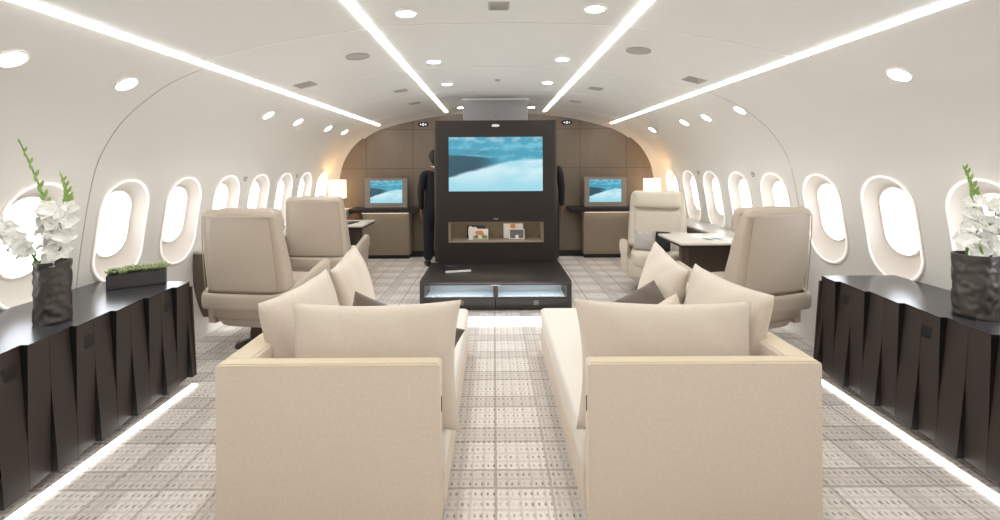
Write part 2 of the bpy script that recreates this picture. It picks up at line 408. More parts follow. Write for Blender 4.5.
for sx, ws in ((-1, WL), (1, WR)):
    for wy in ws:
        wi += 1
        P = lambda y, z, off: Vector((CX+sx*hx(z), wy+y, z))+Vector((-sx*1, 0, 0))*off   # off>0 inward
        bm = bmesh.new(); rings = []
        # funnel reveal from lip to pane, with a soft raised lip
        for k, (f, off) in enumerate(((-.16, .0), (-.12, .010), (-.03, .016), (.05, .012), (.14, -.002), (.35, -.024), (.6, -.042), (.85, -.056), (1.0, -.064))):
            r = []
            for o, q in zip(O_OUT, O_PANE):
                y = o[0]+(q[0]-o[0])*f; z = o[1]+(q[1]+.05-o[1])*f
                r.append(P(y, WZ+z, off))
            rings.append(r)
        loft(bm, rings, caps=False)
        w = struct('window_%d' % wi, bm, 'reveal', angle=60)
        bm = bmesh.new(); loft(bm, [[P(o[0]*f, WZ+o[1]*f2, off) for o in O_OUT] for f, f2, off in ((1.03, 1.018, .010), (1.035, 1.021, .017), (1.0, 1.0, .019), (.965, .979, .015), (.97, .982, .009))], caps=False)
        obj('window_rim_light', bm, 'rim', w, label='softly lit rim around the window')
        bm = bmesh.new(); vs = [bm.verts.new(P(q[0], WZ+.05+q[1], -.062)) for q in O_PANE]; 
        ctr = bm.verts.new(P(0, WZ+.05, -.062))
        for i in range(NW): bm.faces.new((vs[i], vs[(i+1) % NW], ctr))
        obj('window_pane', bm, 'pane', w, label='bright clear glass pane')
        bm = bmesh.new(); tube_pts = []
        r2 = [[P(q[0]*f, WZ+.05+q[1]*f, off) for q in O_PANE] for f, off in ((1.0, -.064), (1.0, -.056), (.94, -.056), (.94, -.064))]
        loft(bm, r2, caps=False); obj('window_gasket', bm, 'reveal', w)
# floor
bm = bmesh.new(); bx(bm, CX-2.60, CX+2.60, Y0, YB+.3, -.06, 0); struct('floor', bm, 'carpet', smooth=False)
# arch lining and rear bulkhead
side_pts = [(p.x, p.y) for p in wall_pts[1:]]
half = [(p.x, p.y) for p in ceil_pts]+side_pts
loopR = [(CX+x, z) for x, z in half]; loopL = [(CX-x, z) for x, z in half[::-1]]
loop = loopL[:-1]+loopR
def inset(p, d):
    x, z = p[0]-CX, p[1]
    f = 1-d/2.6*min(1, abs(x)/2.2)
    return (CX+x*f, max(z-.30*d if z > 1.9 else z, 0))
bm = bmesh.new()
rings = []
for t in (0, .15, .35, .6, .8, 1.0):
    y = Y1+(YB-Y1)*t; d = .115*(1-math.cos(t*PI/2))
    rings.append([(inset(p, d)[0], y, inset(p, d)[1]) for p in loop])
loft(bm, rings, closed=False)
struct('trim_1', bm, 'shell', angle=60)
bm = bmesh.new(); f0 = [bm.verts.new((inset(p, .06)[0], YB-.002, inset(p, .0)[1])) for p in loop]; bm.faces.new(f0)
g = bmesh.ops.extrude_face_region(bm, geom=bm.faces[:]); bmesh.ops.translate(bm, verts=[v for v in g['geom'] if isinstance(v, bmesh.types.BMVert)], vec=(0, .05, 0))
struct('wall_back', bm, 'bulkhead', smooth=False)
bm = bmesh.new(); f0 = [bm.verts.new((p[0], Y0, p[1])) for p in loop]; bm.faces.new(f0)
g = bmesh.ops.extrude_face_region(bm, geom=bm.faces[:]); bmesh.ops.translate(bm, verts=[v for v in g['geom'] if isinstance(v, bmesh.types.BMVert)], vec=(0, -.05, 0))
struct('added_light_wall', bm, 'shell', smooth=False)  # unseen end wall added behind the camera to balance the light
bm = BX(CX-2.45, CX+2.45, YB-.02, YB, 0, .09); struct('baseboard_back', bm, 'dark', smooth=False)
# panel joints
def ribbon(pts_a, pts_b, th=.002):
    return loft(bmesh.new(), [pts_a, pts_b], closed=False)
def solid(o, th):
    md = o.modifiers.new('thickness', 'SOLIDIFY'); md.thickness = th; md.offset = 0; return o
tn = 2
for y in (1.52, 2.72, 3.92, 5.14, 6.42):
    bm = ribbon([(CX+x, y-(.006 if y < 6 else .02), z-.003) for x, z in full], [(CX+x, y+(.006 if y < 6 else .02), z-.003) for x, z in full])
    solid(struct('trim_%d' % tn, bm, 'seam', angle=60), .002); tn += 1
for sx, y in ((-1, 2.98), (1, 3.86)):
    zz = [2.07-i*.03 for i in range(20)]+[1.5-.08*i for i in range(13)]
    w = [(CX+sx*(hx(z)-.001), z) for z in zz]
    yy = lambda z: y+.02
    ws = WR if sx > 0 else WL
    ymid = min([a+.305 for a in ws], key=lambda v: abs(v-y))
    bm = ribbon([(x, ymid-.003, z) for x, z in w], [(x, ymid+.003, z) for x, z in w])
    solid(struct('trim_%d' % tn, bm, 'seamdark', angle=60), .002); tn += 1

# ------------------------------------------------------------------ ceiling lights
for nm, x0, hw, lab in (('light_strip', -1.82, .017, 'long white light strip at the left outer edge of the ceiling'),
                        ('light_strip', -.775, .021, 'long white light strip left of the ceiling centre'),
                        ('light_strip', .750, .021, 'long white light strip right of the ceiling centre'),
                        ('light_strip', 1.785, .017, 'long white light strip at the right outer edge of the ceiling')):
    zf = lambda x: (cz(x) if abs(x) <= 1.808 else 2.085-(abs(x)-1.81)*.36)
    bm = bmesh.new(); a, b = x0-hw, x0+hw
    sec = [(CX+a, zf(a)+.004), (CX+b, zf(b)+.004), (CX+b, zf(b)-.006), (CX+a, zf(a)-.006)]
    loft(bm, [[(x, y, z) for x, z in sec] for y in (Y0, 7.0)])
    tag(obj(nm, bm, 'led', smooth=False), lab, 'light strip', 'ceiling light strips')
def frame_at(x, z, nrm):
    n = Vector(nrm).normalized(); a = Vector((0, 1, 0)); b = n.cross(a); a = b.cross(n)
    m = Matrix((b, a, n)).transposed().to_4x4(); return m
def ceil_mat(x):
    d = (cz(min(abs(x)+.02, 1.8))-cz(max(abs(x)-.02, 0)))/.04*(1 if x > 0 else -1); return frame_at(x, 0, (d, 0, -1))
dl_proto = thing('downlight', 'x', 'light')
bm = bmesh.new()
loft(bm, [[(r*math.cos(2*PI*i/40), r*math.sin(2*PI*i/40), z) for i in range(40)] for r, z in ((.064, -.002), (.062, .005), (.052, .006), (.049, .001))], caps=False)
obj('trim_ring', bm, 'seam', dl_proto)
obj('lens', CY((0, 0, -.001), .0515, .004, 40), 'spot', dl_proto)
first = True
def place_light(p, m, label, group):
    global first
    o = dl_proto if first else dup(dl_proto); first = False
    o.location = p; o.rotation_mode = 'XYZ'; o.rotation_euler = m.to_euler(); o['label'] = label; o['group'] = group
inner = [(1.3, 'nearest, above the frame'), (2.51, 'nearest'), (3.68, 'second'), (4.70, 'third'), (6.62, 'farthest, by the dark unit')]
ordn = {2.51: 'nearest the camera', 3.68: 'second from the camera', 4.70: 'third from the camera', 6.62: 'farthest, just above the dark screen unit'}
for x in (-.525, .515):
    for y in (2.51, 3.68, 4.70, 6.62):
        place_light((CX+x, y-(.06 if x > 0 and y < 6 else 0), cz(x)-.001), ceil_mat(x), 'round downlight %s of centre between the inner strips, %s' % ('left' if x < 0 else 'right', ordn[y]), 'downlights between the inner ceiling strips')
sideY = {-1: [1.98, 2.60, 4.23, 4.88, 5.76, 6.39], 1: [2.44, 4.02, 4.66, 5.2, 6.25]}
nth = ['nearest', 'second nearest', 'third', 'fourth', 'fifth', 'farthest']
for sx in (-1, 1):
    for i, y in enumerate(sideY[sx]):
        z = 1.93; n = wall_n(z); n = Vector((n.x*sx, 0, n.z)) if True else n
        n = Vector((-sx*abs(n.x), 0, -abs(n.z)))
        nm = nth[i] if i < len(sideY[sx])-1 else 'farthest'
        place_light(Vector((CX+sx*hx(z), y, z))+n*.001, frame_at(0, 0, n), '%s downlight in the row high on the %s side wall' % (nm, 'left' if sx < 0 else 'right'), 'downlights high on the side walls')
# speakers and vents
def ceiling_disc(x, y, label):
    t = thing('ceiling_speaker', label, 'speaker', (CX+x, y, cz(x)-.001), group='round ceiling speakers'); t.rotation_euler = ceil_mat(x).to_euler()
    obj('grille', CY((0, 0, -.003), .078, .007, 36), 'grille', t)
    bm = bmesh.new(); loft(bm, [[(r*math.cos(2*PI*i/40), r*math.sin(2*PI*i/40), z) for i in range(40)] for r, z in ((.086, -.002), (.085, .006), (.077, .006), (.077, .0))], caps=False)
    obj('trim_ring', bm, 'duct', t)
ceiling_disc(-1.03, 3.28, 'grey round speaker grille in the ceiling, left side')
ceiling_disc(.985, 3.18, 'grey round speaker grille in the ceiling, right side')
def vent(x, y, w, l, label):
    t = thing('ceiling_vent', label, 'vent', (CX+x, y, cz(x)-.001), group='ceiling air vents'); t.rotation_euler = ceil_mat(x).to_euler()
    obj('vent_frame', BX(-w/2, w/2, -l/2, l/2, -.003, .004, bevel=.002), 'grille', t)
    bm = bmesh.new()
    for i in range(6):
        yy = -l/2+l*(i+.8)/6.6; bx(bm, -w/2+.01, w/2-.01, yy-.003, yy+.003, .003, .007)
    obj('vent_slats', bm, 'grille', t)
vent(-1.62, 3.78, .15, .15, 'square grey air vent near the left outer strip')
vent(1.60, 3.68, .15, .15, 'square grey air vent near the right outer strip')
vent(-1.03, 4.80, .14, .14, 'small grey air vent behind the left speaker grille')
vent(1.03, 4.72, .14, .14, 'small grey air vent behind the right speaker grille')
vent(-1.05, 5.75, .14, .12, 'far small air vent, left of the ceiling centre')
vent(1.0, 5.72, .14, .12, 'far small air vent, right of the ceiling centre')
vent(-.01, 2.43, .115, .12, 'square grey vent at the ceiling centre by the top edge of the photo')
vent(.0, 4.55, .05, .08, 'tiny grey vent at the ceiling centre')

# ------------------------------------------------------------------ screen unit
d0 = 5.34
unit = thing('screen_unit', 'tall dark wood partition carrying the large screen, behind the low dark bench', 'partition', (CX-.02, d0, 0))
UW = .735
def unit_panel():
    # front panel with rounded outer edges and openings for the screen and the niche
    bm = bmesh.new()
    N = 10
    def edge(sx, x_in):
        pts = [(x_in*sx, 0)]
        for i in range(N+1):
            t = i/N*PI/2; pts.append((sx*(UW-.06+.06*math.sin(t)), .06*(1-math.cos(t))))
        return pts+[(sx*UW, .10), (x_in*sx, .10)]
    for sx in (-1, 1):
        e = edge(sx, .565); loft(bm, [[(x, y, z) for x, y in e] for z in (.30, 1.98)])
    bx(bm, -.565, .565, 0, .10, 1.785, 1.98); bx(bm, -.565, .565, 0, .10, .775, 1.135); bx(bm, -.565, .565, 0, .10, .30, .53)
    return bm
obj('front_panel', unit_panel(), 'dark', unit, angle=30)
obj('body', BX(-.70, .70, .36, .80, 0, 1.95, bevel=.01), 'dark', unit)
bm = bmesh.new(); bx(bm, -.70, .70, .10, .36, 0, .53); bx(bm, -.70, .70, .10, .36, .775, 1.95)
bx(bm, -.70, -.565, .10, .36, .53, .775); bx(bm, .565, .70, .10, .36, .53, .775); obj('core', bm, 'dark', unit, smooth=False)
bm = bmesh.new()
bx(bm, -.565, .565, .355, .36, .53, .775); bx(bm, -.565, .565, .01, .36, .53, .540); bx(bm, -.565, .565, .01, .36, .765, .775)
bx(bm, -.565, -.550, .01, .36, .54, .765); bx(bm, .550, .565, .01, .36, .54, .765)
obj('niche_lining', bm, 'niche', unit, smooth=False, label='beige lit niche lining')
bm = BX(-.53, .53, .14, .17, .760, .7645); obj('niche_light', bm, 'warmglow', unit, smooth=False)
obj('screen', BX(-.558, .558, .004, .03, -.322, .322), screen_mat('screen_picture', 1.116, .644, .95), unit, loc=(0, 0, 1.461), smooth=False, label='large screen with a teal and white mountain picture')
bm = bmesh.new()
for a in ((-.568, .568, 1.783, 1.791), (-.568, .568, 1.131, 1.139)): bx(bm, a[0], a[1], -.002, .02, a[2], a[3])
for a in ((-.568, -.558), (.558, .568)): bx(bm, a[0], a[1], -.002, .02, 1.131, 1.791)
obj('screen_bezel', bm, 'latch', unit, smooth=False)
bm = bmesh.new(); loft(bm, [[(.045*0+p[0], y, 1.918+p[1]) for p in sup(.046, .015, 3, 24)] for y in (-.008, .004)]); obj('reading_light', bm, 'white', unit)
bm = BX(-.03, .03, -.004, .004, .805, .817, bevel=.002); obj('niche_latch', bm, 'silver', unit)
# duct above
t = thing('ceiling_duct', 'light grey box rising from the top of the dark screen unit to the ceiling', 'duct', (CX-.02, d0+.40, 1.95))
obj('duct_body', BX(-.415, .415, .03, .45, 0, .352, bevel=.012), 'duct', t)
obj('duct_flange', BX(-.43, .43, .015, .46, .335, .352, bevel=.004), 'seam', t)
obj('duct_knob', CY((0, .022, .13), .012, .012, 16, axis='Y'), 'bezel', t)

# bench cabinet in front
bench = thing('low_bench_cabinet', 'low dark wood bench cabinet with two glass fronted bays, in front of the big screen', 'cabinet', (CX-.03, 4.47, 0))
BWH = .755; BD = .865
def bench_frame():
    bm = bmesh.new()
    bx(bm, -BWH, -BWH+.045, 0, BD, .012, .27); bx(bm, BWH-.045, BWH, 0, BD, .012, .27)
    bx(bm, -.018, .018, 0, BD-.03, .135, .255)
    bx(bm, -BWH+.045, BWH-.045, 0, .03, .256, .27); bx(bm, -BWH+.045, BWH-.045, 0, BD-.03, .012, .03)
    bx(bm, -BWH+.045, BWH-.045, .012, BD-.03, .12, .132); bx(bm, -BWH+.045, BWH-.045, BD-.03, BD, .012, .27)
    return bm
obj('cabinet_frame', bench_frame(), 'dark', bench, smooth=False)
obj('worktop', BX(-BWH, BWH, -.005, BD, .27, .30, bevel=.004), 'darktop', bench, label='glossy dark wood top')
for sx in (-1, 1):
    x0, x1 = (.004, BWH-.045) if sx > 0 else (-BWH+.045, -.004)
    dr = obj('drawer_front', BX(x0, x1, -.002, .012, .03, .132, bevel=.002), 'dark', bench)
    k = .40*sx if sx > 0 else -.345
    obj('drawer_knob', BX(k-.025, k+.025, -.012, -.001, .060, .105, bevel=.005), 'knob', dr, label='square grey drawer knob')
    y0 = .012
    bm = BX(x0+.02*(sx > 0), x1-.02*(sx < 0), y0, y0+.006, .133, .255); obj('glass_panel', bm, 'cabglass', bench, smooth=False, label='lit frosted glass front')
    bm = BX(x0+.03, x1-.03, .05, .10, .258, .264); obj('bay_light', bm, emit('bay_light_%d' % sx, (.62, .80, 1, 1), 9.0), bench, smooth=False)
    bm = BX(x0+.02, x1-.02, .25, .26, .133, .255); obj('bay_back', bm, 'stone', bench, smooth=False)
    bm = BX(x0+.02, x1-.02, .02, .25, .133, .138); obj('bay_shelf', bm, 'stone', bench, smooth=False)
obj('bench_latch', BX(-.045, .045, -.008, .0, .252, .262, bevel=.002), 'silver', bench)
# pale carpet band at the threshold, its brightness put in as emission
bm = bmesh.new(); bx(bm, CX-.80, CX+.74, 4.05, 4.27, 0.0, .008)
tag(obj('floor_glow_strip', bm, 'glow', smooth=False), 'white carpet band across the floor in front of the low bench, made to glow', 'floor light')
bm = bmesh.new()
n = 150
for i in range(n):
    x = CX-.78+1.5*i/n; bx(bm, x, x+.006, 4.28, 4.465, 0.001, .007)
tag(obj('rug_fringe', bm, 'carpet', smooth=False), 'fringed carpet edge between the glowing floor band and the low bench', 'fringe', kind='stuff')

# book on bench
t = thing('closed_book', 'dark covered book lying on the low dark bench', 'book', (CX-.465, 4.95, .301), math.radians(14))
obj('pages', BX(-.134, .141, -.142, .135, .003, .026), 'white', t, smooth=False)
bm = bmesh.new(); bx(bm, -.14, .14, -.14, .14, .026, .030); bx(bm, -.14, .14, -.14, .14, 0, .003); bx(bm, -.14, -.136, -.14, .14, 0, .030); obj('cover', bm, 'blackprint', t, smooth=False)
obj('cover_print', BX(-.09, -.02, .03, .06, .030, .031), 'greyprint', t, smooth=False)
# items in the niche
def booklet(name, label, cat, x, y, w, h, cover, patches, lean=8):
    t = thing(name, label, cat, (CX-.02+x, y, .542)); t.rotation_euler = (math.radians(-lean), 0, 0)
    o = obj('cover', BX(-w/2, w/2, 0, .012, 0, h, bevel=.001), cover, t)
    obj('pages', BX(-w/2+.003, w/2-.001, .003, .009, .003, h-.0+.001), 'white', t, smooth=False)
    for i, (a, b, c, d, m) in enumerate(patches):
        bm = bmesh.new(); s = sup((b-a)/2, (d-c)/2, 2.6, 16)
        loft(bm, [[((a+b)/2+p[0], yy, (c+d)/2+p[1]) for p in s] for yy in (-.0012-.0002*i, .001)])
        obj('cover_print', bm, m, t, smooth=False)
    return t
booklet('photo_book', 'dark and white picture book standing at left in the niche', 'book', -.245, d0+.24, .23, .165, 'blackprint',
        [(-.10, -.04, .01, .15, 'white'), (-.06, .02, .03, .14, 'white'), (.04, .10, .06, .12, 'greyprint')])
booklet('picture_card', 'floral picture card with orange and green print, in front of the dark book', 'card', -.185, d0+.17, .18, .125, 'white',
        [(-.07, .03, .05, .105, 'orange'), (-.085, -.03, .01, .05, 'green'), (.01, .08, .005, .05, 'green'), (-.01, .04, .04, .08, 'orange')])
booklet('small_white_card', 'small blank white card at the left end of the niche books', 'card', -.305, d0+.12, .055, .055, 'white', [])
booklet('white_book', 'white covered book with orange motif standing at right in the niche', 'book', .215, d0+.24, .24, .18, 'white',
        [(-.04, .03, .12, .175, 'orange')])
t = thing('framed_photograph', 'silver framed grey photograph leaning in front of the white book', 'photo frame', (CX-.02+.255, d0+.16, .542)); t.rotation_euler = (math.radians(-8), 0, 0)
bm = bmesh.new(); w, h = .095, .125
bx(bm, -w, w, 0, .01, 0, .012); bx(bm, -w, w, 0, .01, h-.012, h); bx(bm, -w, -w+.012, 0, .01, 0, h); bx(bm, w-.012, w, 0, .01, 0, h)
obj('frame', bm, 'white', t, smooth=False); obj('photograph', BX(-w+.012, w-.012, .004, .008, .012, h-.012), 'greyprint', t, smooth=False)
obj('white_patch', BX(-.018, .022, .002, .005, .012, .05), 'white', t, smooth=False)  # white patch low in the middle of the picture

# ------------------------------------------------------------------ rear side: cabinets, counters, screens, lamps
sm_scr = screen_mat('small_screen_picture', .49, .345, .95)
for sx in (-1, 1):
    sd = 'left' if sx < 0 else 'right'
    xc = -1.68 if sx < 0 else 1.75
    t = thing('rear_cabinet', 'taupe cabinet under the dark counter, %s rear corner' % sd, 'cabinet', (xc, 6.97, 0), group='cabinets at the back wall')
    obj('cabinet_body', BX(-.37, .37, .01, .18, .06, .728), 'laminate', t, smooth=False)
    dd = obj('cabinet_door', BX(-.365, .365, -.008, .01, .07, .70, bevel=.003), 'laminate', t)
    obj('door_pull', BX(-.02, .02, -.012, -.006, .66, .672), 'bezel', dd, smooth=False)
    obj('kick_board', BX(-.35, .35, .03, .18, 0, .06), 'dark', t, smooth=False)
    x0, x1 = (-2.20, -1.10) if sx < 0 else (1.15, 2.22)
    t = thing('wall_counter', 'thin dark wood counter on the back wall, %s of the screen unit' % sd, 'counter', ((x0+x1)/2, 6.80, .73), group='counters at the back wall')
    w = (x1-x0)/2
    obj('counter_top', BX(-w, w, 0, .355, 0, .068, bevel=.006), 'dark', t)
    obj('counter_light', BX(-.36+(xc-(x0+x1)/2), .36+(xc-(x0+x1)/2), .10, .115, -.012, -.001), 'warmglow', t, smooth=False, label='warm light strip under the counter')
    xs0, xs1 = (x0-.33, x0-.002) if sx < 0 else (x1+.002, x1+.33)
    t = thing('corner_shelf', 'pale stone corner shelf carrying the %s lamp' % sd, 'shelf', ((xs0+xs1)/2, 6.70, .68), group='corner shelves under the lamps')
    w = (xs1-xs0)/2; obj('shelf_top', BX(-w, w, 0, .28, .085, .118, bevel=.004), 'stone', t); obj('shelf_body', BX(-w+.01, w-.01, .012, .275, 0, .085), 'stone', t, smooth=False)
    mx = -1.665 if sx < 0 else 1.715
    t = thing('small_screen', 'small framed screen standing on the dark counter, %s rear' % sd, 'screen', (mx, 6.93, .798), group='small rear screens')
    bm = bmesh.new(); bx(bm, -.325, .325, 0, .04, .005, .075); bx(bm, -.325, .325, 0, .04, .42, .455); bx(bm, -.325, -.248, 0, .04, .075, .42); bx(bm, .248, .325, 0, .04, .075, .42)
    bx(bm, -.325, .325, .035, .05, .005, .455); obj('housing', bm, 'bezel', t, smooth=False)
    obj('display', BX(-.245, .245, .006, .02, -.1725, .1725), sm_scr, t, loc=(0, 0, .2475), smooth=False, label='display with a blue and white picture')
    obj('foot', BX(-.2, .2, .0, .06, -.0, .006), 'latch', t, smooth=False)
    lx = -2.375 if sx < 0 else 2.395
    t = thing('table_lamp', 'lit table lamp with cream shade in the %s rear corner' % sd, 'lamp', (lx, 6.83, .798), group='table lamps in the rear corners')
    obj('lamp_base', BX(-.045, .045, -.045, .045, 0, .14, bevel=.006), 'dark', t); obj('lamp_stem', CY((0, 0, .139), .008, .06, 12), 'chrome', t)
    bm = bmesh.new(); loft(bm, [[(q*p[0], q*p[1], z) for p in sup(.115, .09, 5, 40)] for z, q in ((.165, 1.0), (.435, .96))], caps=False)
    solid(obj('lamp_shade', bm, 'shade', t, label='glowing cream lamp shade'), .003)
    obj('bulb', CY((0, 0, .22), .03, .08, 16), emit('bulb_glow', (1, .58, .24, 1), 110), t)
# exit placards on the back wall
for x in (-1.12, 1.16):
    t = thing('exit_placard', 'small dark oval lit placard high on the back wall, %s' % ('left' if x < 0 else 'right'), 'sign', (x, YB-.003, 2.10 if x < 0 else 2.12), group='placards on the back wall')
    bm = bmesh.new(); loft(bm, [[(p[0], y, p[1]) for p in sup(.085, .036, 3.2, 28)] for y in (-.012, 0)]); obj('plate', bm, 'latch', t)
    for dx, w, h in ((-.04, .011, .012), (0, .017, .022), (.04, .011, .012)):
        bm = bmesh.new(); loft(bm, [[(dx+p[0], y, p[1]) for p in sup(w, h, 2.5, 16)] for y in (-.014, -.011)]); obj('symbol', bm, 'placardlight', t)

# ------------------------------------------------------------------ people behind the screen unit
def skin_obj(name, chains, m, parent, sub=2):
    me = bpy.data.meshes.new(name+'_sk'); verts = []; edges = []; rad = []; idx = {}
    for ch in chains:
        prev = None
        for p, r in ch:
            key = tuple(round(c, 4) for c in p)
            if key not in idx: idx[key] = len(verts); verts.append(p); rad.append(r)
            if prev is not None and prev != idx[key]: edges.append((prev, idx[key]))
            prev = idx[key]
    me.from_pydata(verts, edges, []); o = bpy.data.objects.new(name, me); C.objects.link(o)
    o.modifiers.new('s', 'SKIN'); o.modifiers.new('u', 'SUBSURF').levels = sub
    for i, r in enumerate(rad):
        r = r if isinstance(r, tuple) else (r, r)
        me.skin_vertices[0].data[i].radius = r; me.skin_vertices[0].data[i].use_root = (i == 0)
    bpy.context.view_layer.update()
    dg = bpy.context.evaluated_depsgraph_get(); nm = bpy.data.meshes.new_from_object(o.evaluated_get(dg))
    bpy.data.objects.remove(o)
    nm.materials.clear(); nm.materials.append(M[m]); nm.name = name
    nm.polygons.foreach_set('use_smooth', [True]*len(nm.polygons))
    q = bpy.data.objects.new(name, nm); C.objects.link(q); q.parent = parent; return q
def person(label, loc, rz, H):
    t = thing('person', label, 'person', loc, rz); k = H/1.75
    V = lambda x, y, z: (x*k, y*k, z*k)
    ch = [[(V(0, 0, .95), (.12*k, .09*k)), (V(0, 0, 1.12), (.11*k, .08*k)), (V(0, 0, 1.32), (.15*k, .10*k)), (V(0, .0, 1.44), (.09*k, .07*k)),
           (V(0, .005, 1.51), .052*k), (V(0, .015, 1.56), .055*k), (V(0, .02, 1.63), (.078*k, .092*k)), (V(0, .01, 1.70), (.066*k, .08*k))]]
    for s in (-1, 1):
        ch.append([(V(0, 0, .95), 0), (V(.085*s, 0, .88), .06*k), (V(.10*s, .01, .50), .055*k), (V(.11*s, -.02, .10), .038*k), (V(.11*s, .03, .04), .038*k), (V(.12*s, .14, .03), .03*k)])
        ch.append([(V(0, .0, 1.44), 0), (V(.17*s, 0, 1.41), .055*k), (V(.215*s, -.02, 1.12), .040*k), (V(.205*s, .03, .86), .028*k), (V(.20*s, .045, .79), (.015*k, .032*k))])
        for i, (dy, l) in enumerate(((.028, .075), (.010, .085), (-.008, .078), (-.025, .06))):
            b = V(.20*s, .045+dy, .755)
            ch.append([(V(.20*s, .045, .79), 0), (b, .0095*k), (V(.198*s, .047+dy, .755-l*.5), .0085*k), (V(.188*s, .047+dy, .755-l), .0075*k)])
        ch.append([(V(.20*s, .045, .79), 0), (V(.192*s, .083, .775), .010*k), (V(.185*s, .095, .735), .0085*k)])
    # drop zero radius duplicates (shared joints keep their first radius)
    skin_obj('body', ch, 'skin', t)
    jk = [[(V(0, 0, .80), (.19*k, .13*k)), (V(0, 0, .93), (.18*k, .125*k)), (V(0, 0, 1.10), (.158*k, .11*k)), (V(0, 0, 1.30), (.18*k, .125*k)), (V(0, 0, 1.43), (.12*k, .085*k)), (V(0, 0, 1.475), (.065*k, .062*k))]]
    for s in (-1, 1):
        jk.append([(V(0, 0, 1.43), 0), (V(.175*s, 0, 1.40), .072*k), (V(.222*s, -.02, 1.12), .056*k), (V(.21*s, .028, .85), .044*k)])
    skin_obj('suit_jacket', jk, 'cloth', t)
    tr = [[(V(0, 0, .98), (.15*k, .11*k)), (V(0, 0, .90), (.165*k, .12*k))]]
    for s in (-1, 1): tr.append([(V(0, 0, .90), 0), (V(.095*s, 0, .80), .105*k), (V(.10*s, .01, .50), .090*k), (V(.11*s, -.015, .07), .080*k)])
    skin_obj('trousers', tr, 'cloth', t)
    bm = bmesh.new(); bmesh.ops.create_uvsphere(bm, u_segments=24, v_segments=16, radius=.1)
    for v in bm.verts:
        v.co = Vector((v.co.x*.92, v.co.y*1.08, v.co.z*1.15))
    bmesh.ops.delete(bm, geom=[v for v in bm.verts if v.co.z < -.03 and v.co.y > -.02], context='VERTS')
    obj('hair', bm, 'hair', t, loc=(0, -.005*k, 1.655*k))
    bm = bmesh.new(); loft(bm, [[(r*math.cos(a*PI/12), r*math.sin(a*PI/12), z) for a in range(24)] for r, z in ((.066*k, 1.47*k), (.060*k, 1.515*k))], caps=False)
    obj('shirt_collar', bm, 'shirt', t)
    for s in (-1, 1):
        bm = sloft(rounded([(0, .048*k, .14*k, 0, 0), (.03, .048*k, .14*k, 0, 0), (.075*k, .04*k, .09*k, 0, -.03*k)], .015), 2.6, 24)
        obj('shoe', bm, 'shoe', t, loc=(.11*s*k, .05*k, 0))
    # face
    for s in (-1, 1):
        bm = bmesh.new(); bmesh.ops.create_uvsphere(bm, u_segments=10, v_segments=8, radius=.011*k); obj('eye', bm, 'shirt', t, loc=(.032*s*k, .098*k, 1.635*k))
        bm = sloft(rounded([(0, .008, .018, 0, 0), (.055, .010, .022, 0, 0)], .008), 2, 16); obj('ear', bm, 'skin', t, loc=(.083*s*k, .01*k, 1.60*k))
    bm = sloft([(0, .016, .02, 0, 0), (.02, .013, .016, 0, -.002), (.05, .007, .006, 0, -.01)], 2, 16); obj('nose', bm, 'skin', t, loc=(0, .105*k, 1.59*k))
    obj('mouth', BX(-.022, .022, .0, .006, 0, .007, bevel=.002), 'skin', t, loc=(0, .098*k, 1.565*k))
    return t
person('person in a black suit seen from behind, standing left of the screen unit', (-.86, 6.55, 0), math.radians(20), 1.66)
person('person in black half hidden behind the right edge of the screen unit', (.765, 6.55, 0), math.radians(-15), 1.74)

# ------------------------------------------------------------------ side ledges and floor glow
for sx in (-1, 1):
    sd = 'left' if sx < 0 else 'right'
    xf = CX+sx*2.30
    t = thing('side_ledge', 'brown side ledge below the windows, %s wall behind the console' % sd, 'ledge', (xf, 3.95, .13), group='side wall ledges')
    w = hx(.6)-2.30-.01
    a, b = (0, w) if sx > 0 else (-w, 0)
    obj('ledge_body', BX(a, b, 0, 2.72, .0, .55), 'ledge', t, smooth=False)
    obj('ledge_top', BX(a-.0, b, 0, 2.72, .55, .572, bevel=.003), 'ledgetop', t, label='pale grey ledge top')
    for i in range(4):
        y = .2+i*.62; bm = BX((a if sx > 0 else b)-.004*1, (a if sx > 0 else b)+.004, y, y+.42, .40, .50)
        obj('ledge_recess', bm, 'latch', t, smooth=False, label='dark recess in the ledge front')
    x0, x1 = sorted((sx*.10, sx*.14)); obj('under_light', BX(x0, x1, .04, 2.65, -.012, 0), 'glow', t, smooth=False, label='white light strip under the ledge')

